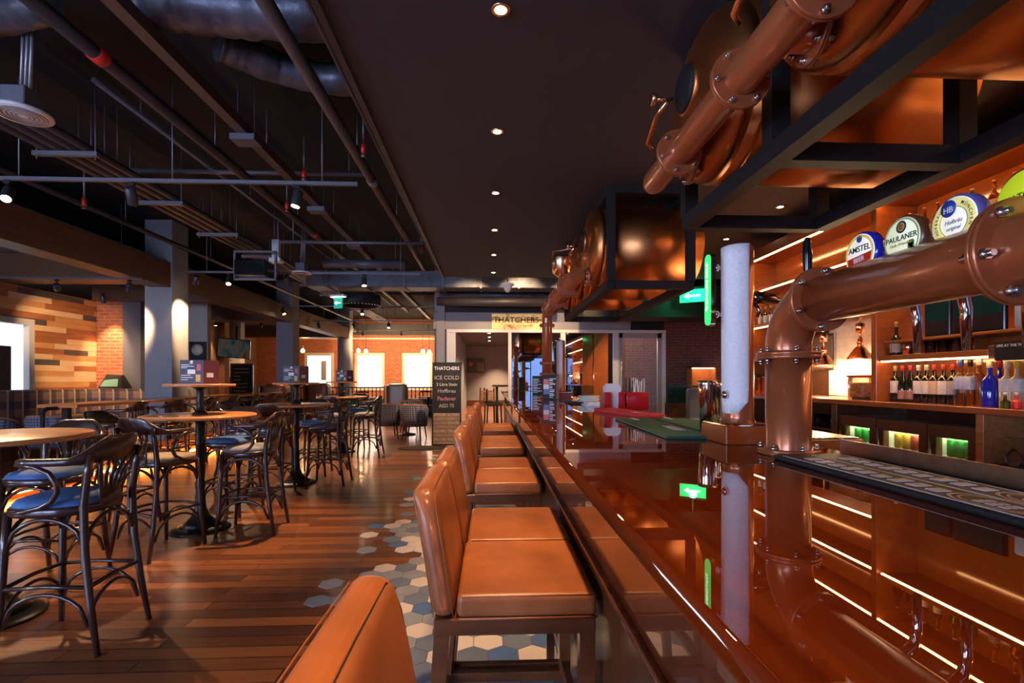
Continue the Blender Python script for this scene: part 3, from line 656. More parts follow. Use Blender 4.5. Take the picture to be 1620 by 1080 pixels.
tin((1.165, 2.62), 'polished steel shaker tin in front, left of the frosted column', 1.05); tin((1.275, 2.80), 'polished steel shaker tin half hidden behind the frosted column', 1.0)
for k in range(6):
    o = MB().lathe([(0, 0), (.09, 0), (.135 + .004 * (k % 2), .012), (.137, .015), (.09, .006), (0, .005)], (1.17 + .012 * (k % 3), 5.95, CT + .018 + k * .0125), 28).build('plate', 'white')
    tag(o, '%s plate in the stack on the dark tray, counted from the tray up' % ('%s white' % ORD[k]), 'plate', 'white plates stacked on the counter')
o = MB().rbox((.93, 5.72, CT), (1.36, 6.2, CT + .018), .006, 2).build('tray', 'black'); tag(o, 'flat black tray under the stack of white plates on the counter', 'tray')
o = MB().rbox((1.02, 5.25, CT), (1.34, 5.55, CT + .02), .006, 2).rbox((1.04, 5.27, CT + .02), (1.33, 5.52, CT + .045), .006, 2).build('menu_pile', 'paper'); tag(o, 'low pile of white folded sheets on the counter before the plates', 'menus')
def counter_menu(c, w, d, h, rz, label, flag):
    t = thing('counter_menu', label, 'menu', (c[0], c[1], CT), rz, 'standing menus on the bar counter')
    MB().rbox((-w / 2, -d / 2, 0), (w / 2, d / 2, h), .003, 1, sm=False).build('board', 'black', t)
    m = MB(); rn = random.Random(3 if flag else 8)
    for k in range(11):
        z = .03 + k * (h - .07) / 11; x0 = -.005 if flag else -w / 2 + .015; L = rn.uniform(.4, 1) * (w / 2 - .01 - x0)
        m.box((x0, -d / 2 - .002, z), (x0 + L, -d / 2, z + .011 + .006 * (k % 2)))
    m.build('printed_lines', 'white', t)
    if flag:
        for k, mt in enumerate((cb_, 'white', cr)): MB().box((-w / 2 + .008, -d / 2 - .002, .075 + k * .075), (-.012, -d / 2, .145 + k * .075)).build('colour_band', mt, t)
    MB().box((w / 2, -d / 2 + .006, .006), (w / 2 + .002, d / 2 - .006, h - .006)).build('wood_print', 'oak', t)
    return t
counter_menu((.885, 7.22), .20, .17, .36, -.35, 'black standing menu block with red, white and blue bands on the counter', True)
counter_menu((.93, 9.7), .20, .12, .36, -.30, 'black and grey menu block farther along the counter, behind the banded one', False)
# ================================================================== COPPER TANKS OVERHEAD
ZT, RT = 2.72, .385
def make_tank(y, label, detail=True):
    t = thing('copper_tank', label, 'brew tank', (1.5, y, ZT - RT), 0, 'copper tanks above the bar')
    MB().lathe([(RT, 1.10), (RT, 2.05)], (0, y, ZT), 64, 0, AX['X']).lathe([(RT + .002, 1.14), (RT + .002, 1.16)], (0, y, ZT), 64, 0, AX['X']).build('body', 'coppertank', t, world=True)
    MB().lathe([(RT, 1.10), (RT * .985, 1.06), (RT * .93, 1.025), (RT * .8, .995), (RT * .6, .972), (RT * .35, .957), (0, .952)], (0, y, ZT), 64, 0, AX['X']).build('dished_end', 'coppertank', t, world=True)
    if detail:
        mh = MB().lathe([(.0, .925), (.095, .928), (.105, .935), (.105, .955), (.10, .97)], (0, y + .02, ZT + .06), 36, 0, AX['X']).build('manhole_cover', 'blackmetal', t, world=True)
        MB().lathe([(.107, .945), (.118, .948), (.118, .972)], (0, y + .02, ZT + .06), 36, 0, AX['X']).build('manhole_ring', 'coppertank', mh, world=True)
        hw = MB().tube([(.86, y + .02, ZT - .0), (.83, y + .10, ZT - .03), (.83, y + .24, ZT - .10), (.86, y + .26, ZT - .12)], .013, 10).tube([(.90, y + .06, ZT + .03), (.80, y + .06, ZT + .03)], .010, 10).lathe([(.0, .79), (.028, .79), (.032, .80), (.028, .81), (0, .81)], (0, y + .06, ZT + .03), 18, 0, AX['X'])
        hw.build('clamp_handle', 'copperlamp', mh, world=True)
    return t
make_tank(1.42, 'nearest copper tank overhead, cut by the top edge of the photo'); make_tank(2.352, 'second copper tank overhead, its dished end behind the slanting pipe')
make_tank(5.05, 'copper tank seen through the rectangular black frame farther along the bar')
for y, lb in ((5.95, 'copper tank directly behind the one framed by the far black frame'), (6.85, 'last copper tank at the far end of the far black frame')): make_tank(y, lb, False)
def make_frame(y0, y1, mids, label):
    s = .075; x0, x1, z0, z1 = 1.13, 1.89, 2.26, 3.15
    t = thing('tank_frame', label, 'steel frame', ((x0 + x1) / 2, (y0 + y1) / 2, z0), 0, 'black frames carrying the tanks')
    for x in (x0, x1):
        MB().box((x - s / 2, y0, z0 - s / 2), (x + s / 2, y1, z0 + s / 2)).build('lower_rail', 'blackmetal', t, world=True)
        MB().box((x - s / 2, y0, z1 - s / 2), (x + s / 2, y1, z1 + s / 2)).build('upper_rail', 'blackmetal', t, world=True)
    for y in [y0] + mids + [y1]:
        for z in (z0, z1): MB().box((x0 + s / 2, y - s / 2, z - s / 2 + .001), (x1 - s / 2, y + s / 2, z + s / 2 - .001)).build('crossbar', 'blackmetal', t, world=True)
        for x in (x0, x1): MB().box((x - s / 2 + .001, y - s / 2 + .001, z0 + s / 2), (x + s / 2 - .001, y + s / 2 - .001, z1 - s / 2)).build('post', 'blackmetal', t, world=True)
    return t
make_frame(.1, 2.78, [1.92], 'near black steel box frame around the two closest copper tanks')
make_frame(4.62, 7.30, [], 'far black steel box frame around the copper tank over the middle of the bar')
# near pipe manifold
PX, PZ = .872, 2.42
mf = thing('copper_pipe_run', 'copper pipe with bolted flanges slanting across the near tank ends', 'copper pipe', (PX, 1.5, PZ), 0, 'copper pipework on the tanks')
MB().tube([(PX, .2, PZ), (PX, 2.60, PZ), (PX, 2.64, PZ)], [.062, .062, .052], 32).build('pipe', 'copper', mf, world=True)
for y, a in ((2.26, .3), (1.70, .1), (1.27, .5)): flange(mf, (PX, y, PZ), '-Y', .105, .088, 6, a, .022)
for y in (2.40, 1.47):
    b = MB().tube([(PX + .03, y, PZ), (1.03, y, PZ), (1.12, y, PZ + .02)], .052, 28).build('branch_pipe', 'copper', mf, world=True)
    flange(mf, (PX + .105, y, PZ), 'X', .088, .074, 6, .2, .02)
mt = thing('copper_pipe_run', 'copper pipe stepping down from the far tank to the counter before the glass doors', 'copper pipe', (PX, 6.3, CT), 0, 'copper pipework on the tanks')
YV = 7.62
MB().tube([(PX, 4.95, PZ), (PX, YV - .12, PZ)] + [(PX, YV - .12 + .12 * math.sin(a), PZ - .12 + .12 * math.cos(a)) for a in [PI / 2 * k / 6 for k in range(1, 7)]] + [(PX, YV, CT)], .078, 24).build('pipe', 'copper', mt, world=True)
for y in (5.46, 5.56, 6.36, 6.46, 7.28): flange(mt, (PX, y, PZ), '-Y', .125, .105, 6, .2, .03)
for z in (2.2, 1.62, 1.45, 1.095): flange(mt, (PX, YV, z), 'Z', .12, .10, 6, .2, .028)
MB().tube([(PX + .03, 5.05, PZ), (1.14, 5.05, PZ + .02)], .062, 24).build('branch_pipe', 'copper', mt, world=True)
flange(mt, (PX + .12, 5.05, PZ), 'X', .10, .085, 6, .2, .024)
tin2 = thing('overhead_vessel', 'small copper hopper hanging on the far pipe below the tank end', 'hopper', (.93, 5.3, 2.5))
MB().lathe([(.03, 2.50), (.10, 2.56), (.12, 2.72), (.118, 2.74)], (.80, 5.54, 0), 24).build('bowl', 'copperlamp', tin2, world=True)
MB().tube([(.70, 5.54, 2.74), (.70, 5.54, 2.80), (.90, 5.54, 2.84), (.90, 5.54, 2.74)], .012, 8).build('bail', 'copper', tin2, world=True)
ic2 = copy_tree(ic, None, tree_of(ic)); place(ic2, (1.12, 7.85, CT), 0, 'smaller looking frosted white column far along the bar, right of the far copper pipe')
# ================================================================== BACK BAR
XF, XB = 3.40, 3.76
def yx(u, X):  # depth along the wall X at photo column u
    k = (u - U0) / F; zc = X / (k * CY + SY); return zc * (CY - k * SY)
YD, YE = 4.24, 6.42
bb = thing('back_bar_cabinet', 'tall orange wooden back bar cabinet with lit shelves and bays for bottles', 'shelving unit', (3.58, 3.7, 1.18))
def shelf(name, y0, y1, z0, z1, x0=XF, mat='shelf', led=None):
    p = MB().rbox((x0, y0, z0), (XB, y1, z1), .003, 1, sm=False).build(name, mat, bb, world=True)
    if led:
        MB().box((x0 + .006, y0 + .02, z0 - .012), (x0 + .022, y1 - .02, z0)).build('led_strip', 'led', p, world=True)
    return p
shelf('top_panel', .6, YE, 2.895, 3.02, XF - .02, 'shelf', True)
MB().box((XB, .6, 1.18), (XB + .03, YD, 2.9)).box((XB, YD, 2.03), (XB + .03, YE, 2.9)).box((XB, 5.88, 1.18), (XB + .03, YE, 2.03)).build('back_panel', 'backpanel', bb, world=True)
for y in (YD, YE): MB().rbox((XF - .02, y - .03, 1.18), (XB, y + .03, 2.895), .003, 1, sm=False).build('upright', 'shelf', bb, world=True)
MB().rbox((XF - .02, 5.86, 1.18), (XB, 5.90, 2.03), .003, 1, sm=False).build('upright', 'shelf', bb, world=True)
shelf('shelf', .6, YD - .03, 2.49, 2.53, XF, 'shelf', True); shelf('shelf', YD + .03, YE - .03, 2.49, 2.53, XF, 'shelf', True)
shelf('shelf', YD + .03, YE - .03, 2.03, 2.07, XF, 'shelf', True)
shelf('shelf', 3.25, YD - .03, 1.53, 1.575, XF, 'shelf', True); shelf('shelf', .6, 3.25, 1.56, 1.60, XF, 'darkshelf')
shelf('shelf', 5.90, YE - .03, 1.6, 1.63, XF, 'shelf')
shelf('shelf', .6, 4.2, 1.685, 1.705, XF + .04, 'shelf')
bc = MB().rbox((3.30, .6, 1.135), (3.95, YE + .03, 1.18), .004, 1, sm=False).build('back_counter', wood('back_counter_wood', (.22, .06, .02), (.32, .095, .03), (12, 1, 12), .25, .5))
tag(bc, 'reddish wooden back counter carrying the rows of liquor bottles', 'counter')
struct('wall_right_tiles', MB().box((4.14, YD, 1.18), (4.18, 5.9, 2.6)), 'whitetile')
# under-counter base: uprights, black panel, open racks
ub = thing('under_counter_cabinet', 'dark wooden base under the back counter with open glass racks', 'cabinet', (3.62, 3.5, 0))
ys = [yx(u, XF) for u in (1279, 1330, 1392, 1473, 1555, 1568)]
for y in (ys[0], .65, YE): MB().box((3.36, y - .03, 0), (3.93, y + .03, 1.13)).build('upright', 'darkshelf', ub, world=True)
MB().rbox((3.345, ys[5], 0), (3.93, ys[4], 1.13), .003, 1, sm=False).build('upright', 'oak', ub, world=True)
MB().rbox((3.345, ys[1] - .02, 0), (3.93, ys[1] + .06, 1.13), .003, 1, sm=False).build('upright', 'darkshelf', ub, world=True)
MB().box((3.92, .65, 0), (3.94, YE, 1.13)).build('back_board', 'darkshelf', ub, world=True)
MB().box((3.40, ys[4] + .005, 1.045), (3.45, yx(1435, XF), 1.128)).build('control_panel', 'blackgloss', ub, world=True)
MB().box((3.37, .65, .78), (3.92, ys[5], .80)).build('rack_shelf', 'darkshelf', ub, world=True)
MB().box((3.37, ys[1] + .07, .86), (3.92, ys[0] - .03, .88)).build('rack_shelf', 'darkshelf', ub, world=True)
# fridges
can_m = {'green': pbr('can_green', (.05, .42, .08), .25, metal=.3), 'yellow': pbr('can_yellow', (.62, .42, .05), .3), 'blue': pbr('can_blue', (.03, .05, .20), .25, metal=.3), 'red': pbr('can_red', (.5, .10, .06), .3), 'cream': pbr('can_cream', (.62, .55, .36), .4)}
MT['fridgelight'] = emit('fridge_light', (.85, 1, .62), 26)
MT['fridgeinside'] = pbr('fridge_inside', (.55, .55, .48), .5)
FR = []
def fridge(y0, y1, label):
    x0, x1, z0, z1 = 3.40, 3.90, .12, 1.03
    t = thing('bottle_fridge', label, 'fridge', (3.65, (y0 + y1) / 2, z0), 0, 'glass-door fridges under the back counter')
    MB().box((x0 + .02, y0, z0), (x1, y0 + .03, z1)).box((x0 + .02, y1 - .03, z0), (x1, y1, z1)).box((x0 + .02, y0, z1 - .03), (x1, y1, z1)).box((x0 + .02, y0, z0), (x1, y1, z0 + .03)).box((x1 - .02, y0, z0), (x1, y1, z1)).build('cabinet_body', 'fridgeinside', t, world=True)
    MB().box((x0 + .04, y0 + .05, z1 - .05), (x0 + .06, y1 - .05, z1 - .035)).build('light_tube', 'fridgelight', t, world=True)
    f = .075; d = MB()
    d.box((x0 - .03, y0 + .004, z0), (x0 + .02, y0 + f, z1)).box((x0 - .03, y1 - f, z0), (x0 + .02, y1 - .004, z1)).box((x0 - .03, y0 + f, z1 - .095), (x0 + .02, y1 - f, z1)).box((x0 - .03, y0 + f, z0), (x0 + .02, y1 - f, z0 + .08))
    d = d.build('door', 'darkshelf', t, world=True)
    MB().box((x0 - .005, y0 + f, z0 + .08), (x0, y1 - f, z1 - .095)).build('door_glass', 'pane', d, world=True)
    MB().tube([(x0 - .05, y1 - .04, .45), (x0 - .05, y1 - .04, .95)], .009, 8).build('handle', 'brushed', d, world=True)
    MB().box((x0 + .05, y0 + .03, .780), (x1 - .02, y1 - .03, .790)).build('wire_shelf', 'white', t, world=True)
    MB().box((x0 + .05, y0 + .03, .54), (x1 - .02, y1 - .03, .55)).build('wire_shelf', 'white', t, world=True)
    FR.append((y0, y1))
fridge(ys[2] + .005, ys[1] - .025, 'glass-door bottle fridge nearest the copper tower, green cans inside')
fridge(ys[3] + .003, ys[2], 'middle glass-door bottle fridge with yellow and cream cans inside')
fridge(ys[4] + .003, ys[3], 'right glass-door bottle fridge with bright green and blue cans inside')
def can(y, x, z, k, label, h=.128, r=.033, grp='cans'):
    o = MB().lathe([(r * .8, 0), (r, .008), (r, h - .014), (r * .82, h)], (x, y, z), 16).build('drink_can', can_m[k])
    tag(o, label, 'can', grp)
for k in range(3): can(FR[0][1] - .12 - k * .085, 3.47, .790, 'green', '%s green can from the left in the fridge nearest the copper tower' % ORD[k], grp='cans in the near fridge')
for k, c in enumerate(('yellow', 'yellow', 'red', 'cream')): can(FR[1][1] - .12 - k * .082, 3.47, .790, c, '%s can from the left in the middle fridge, %s' % (ORD[k], c), grp='cans in the middle fridge')
for k, c in enumerate(('green', 'green', 'green', 'blue')): can(FR[2][1] - .105 - k * .068, 3.47, .790, c, '%s can from the left in the right fridge, %s' % (ORD[k], c), .135, grp='cans in the right fridge')
for k, c in enumerate(('cream', 'cream', 'green')): can(FR[2][1] - .13 - k * .09, 3.47, .55, c, '%s jar on the lower shelf of the right fridge, %s' % (ORD[k], c), .19, .038, grp='jars on lower fridge shelves')
for k, c in enumerate(('cream', 'blue')): can(FR[1][1] - .14 - k * .10, 3.47, .55, c, '%s jar on the lower shelf of the middle fridge, %s' % (ORD[k], c), .17, .038, grp='jars on lower fridge shelves')
# stemware in the racks
def wineglass(x, y, z, flip):
    pr = [(.034, 0), (.034, .003), (.005, .008), (.004, .075), (.012, .085), (.034, .11), (.040, .14), (.033, .185)]
    if flip: pr = [(r, .185 - h) for r, h in reversed(pr)]
    return MB().lathe(pr, (x, y, z), 16).build('wine_glass', 'clear')
k = 0
for i in range(6):
    for j in range(2):
        o = wineglass(3.45 + j * .13, ys[5] - .10 - i * .105, .802, True); tag(o, 'upturned stem glass in the dark rack right of the fridges', 'wine glass', 'stem glasses in the rack')
for i in range(4):
    o = MB().lathe([(.028, 0), (.036, .13), (.033, .13), (.026, .008)], (3.44, ys[0] - .09 - i * .085, .882), 16).build('tumbler', 'clear')
    tag(o, 'clear tumbler on the rack under the back counter by the copper column', 'glass', 'tumblers in the small rack')
# ---------------------------------------------------------------- bottles
def bottle(u, X, z, h, r, glassm, cap, lab, name, label, grp, neck=.30, labz=(.22, .52), style=None):
    y = yx(u, X); sh = h * (1 - neck) - .02
    t = thing(name, label, 'bottle', (X, y, z), 0, grp)
    hn = h * (1 - neck)
    if style == 'square': pr = [(r * .96, 0), (r, .008), (r, hn * .80), (r * .8, hn * .90), (r * .34, hn * 1.0), (r * .30, h * .97), (r * .34, h)]
    elif style == 'burgundy': pr = [(r * .95, 0), (r, .008), (r, hn * .62), (r * .75, hn * .86), (r * .42, hn * 1.06), (r * .34, h * .90), (r * .36, h)]
    else: pr = [(r * .95, 0), (r, .008), (r, hn * .82), (r * .93, hn * .90), (r * .55, hn * 1.0), (r * .36, hn * 1.06), (r * .34, h * .95), (r * .38, h)]
    MB().lathe(pr, (0, 0, 0), 20).build('glass_body', glassm, t)
    MB().lathe([(r * .40, h * (.86 if grp != 'beer bottles on the top shelf' else .955)), (r * .42, h * .99), (r * .40, h + .003)], (0, 0, 0), 14).build('cap', cap, t)
    if lab: MB().lathe([(r * 1.012, h * labz[0]), (r * 1.015, h * labz[0] + .001), (r * 1.015, h * labz[1]), (r * 1.012, h * labz[1] + .001)], (0, 0, 0), 20).build('paper_label', lab, t)
    return t
cap = {n: pbr('cap_' + n, c, .35, metal=.2) for n, c in (('gold', (.55, .33, .08)), ('red', (.55, .05, .03)), ('white', (.70, .66, .58)), ('orange', (.55, .20, .04)), ('black', (.02, .02, .02)), ('blue', (.04, .08, .35)), ('yellow', (.68, .50, .06)), ('cream', (.70, .64, .40)))}
lab = {n: pbr('label_' + n, c, .7, var=.15, vs=60) for n, c in (('white', (.72, .66, .58)), ('rose', (.48, .24, .17)), ('tan', (.66, .50, .32)), ('grey', (.40, .36, .34)), ('silver', (.42, .46, .60)), ('brown', (.20, .11, .06)))}
WL = [(1404, 'gold', 'white', None), (1416.5, 'gold', 'white', None), (1428.5, 'red', 'rose', 'burgundy'), (1441, 'red', 'rose', 'burgundy'), (1453.5, 'white', 'white', None), (1466, 'cream', 'white', None), (1478.5, 'red', 'tan', None), (1493, 'red', 'white', None), (1508, 'red', 'grey', None)]
for i, (u, c, l, stl) in enumerate(WL):
    bottle(u, 3.52, 1.18, .305, .038, 'winebottle', cap[c], lab[l], 'wine_bottle', '%s dark wine bottle from the wooden upright, %s cap and %s label' % (ORD[i], c, l), 'wine bottles on the back counter', style=stl, labz=(.08, .32) if stl else (.24, .58))
for i, (u, c, g, l, nm) in enumerate(((1520, 'blue', 'clear', 'silver', 'clear spirit bottle with a blue cap beside the last wine bottle'), (1535, 'black', 'clear', 'silver', 'clear spirit bottle with a black cap, middle of three clear ones'), (1549.5, 'white', 'clear', None, 'clear spirit bottle with a tall white neck left of the cobalt bottle'),
        (1566, 'cream', 'bluebottle', None, 'square-shouldered cobalt blue gin bottle on the back counter'), (1581, 'red', 'bluebottle', 'rose', 'blue bottle with a red cap half hidden right of the cobalt gin bottle'), (1593, 'cream', 'rumbottle', 'white', 'pale rum bottle with a cream cap'), (1609, 'yellow', 'rumbottle', 'white', 'pale rum bottle with a yellow cap at the right edge of photo'))):
    bottle(u, 3.50 if i != 4 else 3.60, 1.18, (.335, .33, .34, .315, .32, .31, .31)[i], (.042, .040, .044, .045, .04, .041, .041)[i], g, cap[c], lab[l] if l else None, 'spirit_bottle', nm, 'spirit bottles on the back counter', style='square' if i > 2 else None, labz=(.35, .62))
for i, (u, g, nm) in enumerate(((1590.5, 'greenglass', 'small round bottle with lime green contents in front of the rum'), (1608, 'redpaint', 'small round bottle with red contents in front of the rum'))):
    bottle(u, 3.36, 1.18, .10, .026, g, cap['white'], None, 'miniature_bottle', nm, 'miniature bottles on the back counter', neck=.45)
BL = [1420, 1440, 1463, 1484, 1510, 1538, 1573, 1606]
for i, u in enumerate(BL):
    g = 'greenglass' if i in (4, 5) else 'brownglass'
    bottle(u, 3.53, 2.53, .235, .031, g, cap['cream' if i in (4, 5) else 'orange'], lab['tan'] if i in (2, 3, 6) else None, 'beer_bottle', '%s %s glass beer bottle from the left on the top shelf above the taps' % (ORD[i], 'green' if i in (4, 5) else 'amber'), 'beer bottles on the top shelf', neck=.36, labz=(.20, .42))
for i in range(9):
    bottle(1203 + i * 8.4, 3.52, 2.07, .225, .029, 'winebottle', cap['orange'], lab['grey'], 'beer_bottle', '%s dark orange-capped bottle from the left on the shelf behind the copper elbow' % ORD[i], 'dark bottles on the left shelf', neck=.34, labz=(.12, .52))
for i, (u, nm) in enumerate(((1406, 'stout dark cognac bottle with a cream label beside the wooden upright'), (1418, 'second dark cognac bottle with a cream label, right of the first'))):
    bottle(u, 3.52, 1.575, .29, .036, 'winebottle', cap['gold'], lab['tan'], 'cognac_bottle', nm, 'cognac bottles on the middle shelf', neck=.42, labz=(.10, .36))
for i, (u, s) in enumerate(((1437, 1.2), (1472, 1), (1492, 1), (1512, 1), (1529, 1))):
    y = yx(u, 3.5); o = MB().lathe([(.030 * s, 0), (.040 * s, .10 * s), (.037 * s, .10 * s), (.027 * s, .008)], (3.5, y, 1.576), 18).build('tumbler', 'clear' if i else 'copperlamp')
    tag(o, ('copper mug on the middle shelf right of the cognac bottles' if i == 0 else '%s short glass tumbler right of the copper mug on the middle shelf' % ORD[i - 1]), 'glass', 'glasses on the middle shelf')
for i, (a, b, nm) in enumerate(((1463, 1503, 'small dark teal display screen on the shelf behind the first tap spouts'), (1508, 1590, 'wide dark teal display screen on the shelf behind the third tap spout'))):
    y0, y1 = yx(b, 3.46), yx(a, 3.46)
    t = thing('display_screen', nm, 'screen', (3.46, (y0 + y1) / 2, 1.705), 0, 'screens on the back bar')
    MB().rbox((3.455, y0, 1.705), (3.49, y1, 1.985), .006, 1, sm=False).build('casing', 'blackgloss', t, world=True)
    MB().box((3.452, y0 + .012, 1.82), (3.455, y1 - .012, 1.97)).build('teal_panel', pbr('teal_panel', (.004, .028, .028), .2), t, world=True)
    MB().box((3.452, y0 + .012, 1.72), (3.455, y1 - .012, 1.82)).build('dark_panel', pbr('dark_panel', (.022, .012, .016), .2), t, world=True)
y0 = yx(1640, 3.40); y1 = yx(1579, 3.40)
t = thing('black_notice', 'black notice board with a line of white lettering fixed under the dark shelf', 'sign', (3.39, (y0 + y1) / 2, 1.50))
MB().box((3.375, y0, 1.495), (3.395, y1, 1.62)).build('board', 'black', t, world=True)
text('lettering', 'LIVE AT THE TIGERS', 'white', t, (3.374, (y0 + y1) / 2, 1.592), r=(0, -1, 0), u=(0, 0, 1), size=.023, ext=.0005)
o = MB().rbox((3.47, yx(1640, 3.47), 1.705), (3.55, yx(1602, 3.47), 1.95), .02, 2).build('folded_cloth', pbr('pale_blue_cloth', (.30, .38, .55), .85)); tag(o, 'pale blue folded cloth on the shelf at the right edge', 'cloth')
# pass-through with heat lamps
for i, (u, X, zb, nm) in enumerate(((1303, 3.90, 1.53, 'copper cone heat lamp half hidden behind the copper column'), (1361, 3.86, 1.58, 'copper cone heat lamp hanging beside the wooden upright'))):
    y = yx(u, X)
    t = thing('heat_lamp', nm, 'heat lamp', (X, y, zb), 0, 'heat lamps over the pass')
    MB().lathe([(.128, 0), (.118, .015), (.055, .115), (.04, .13), (.028, .135), (.028, .165), (.036, .17), (.036, .185), (.024, .19), (.024, .22)], (0, 0, 0), 28).build('shade', 'copperlamp', t)
    MB().cyl((0, 0, .21), (0, 0, .30), .012, n=10).lathe([(.042, .28), (.042, .37), (.02, .38)], (0, 0, 0), 20).build('canopy', 'copperlamp', t)
    MB().cyl((0, 0, .37), (0, 0, 2.03 - zb + .3), .008, n=8).build('stem', 'chrome', t)
    MB().ball((0, 0, .06), .03, 12).build('bulb', 'bulb', t)
    light('heat_lamp_light', 'POINT', (X - .02, y, zb - .06), 15, (1, .74, .42), shadow_soft_size=.05)
y = yx(1366, 3.60)
t = thing('biscuit_tub', 'clear square tub of brown nuts with a red lid standing on the pass', 'container', (3.60, y, 1.18))
MB().rbox((-.09, -.10, 0), (.09, .10, .21), .012, 2).build('tub', 'clear', t); MB().rbox((-.095, -.105, .21), (.095, .105, .232), .006, 2).build('lid', 'red', t)
tag(MB().rbox((-.078, -.088, .012), (.078, .088, .155), .03, 3).build('nuts', pbr('nuts', (.40, .19, .08), .8, var=.5, vs=45, bmp=.8), t), kind='stuff')
yA, yB = yx(1285, 4.12), yx(1321, 4.12)
t = thing('wall_picture', 'steel-framed dark panel hanging on the pale tiles behind the copper column', 'picture', (4.12, (yA + yB) / 2, 1.50))
MB().rbox((4.11, yB, 1.48), (4.138, yA, 1.93), .004, 1, sm=False).build('frame', 'brushed', t, world=True); MB().box((4.106, yB + .03, 1.51), (4.112, yA - .03, 1.90)).build('panel', pbr('picture_panel', (.22, .19, .15), .25), t, world=True)
# clutter seen between the frosted column and the pipe
for i, (X, y, s) in enumerate(((3.42, 6.05, 1), (3.44, 6.2, .9), (3.42, 6.3, 1.1))):
    o = MB().lathe([(.05 * s, 0), (.058 * s, .01), (.062 * s, .22 * s), (.066 * s, .225 * s), (.058 * s, .225 * s), (.054 * s, .012)], (X, y, 1.18), 24).build('steel_jug', 'copperlamp')
    tag(o, '%s polished metal jug counted from the column, on the back counter end' % ORD[i], 'jug', 'metal jugs on the back counter')
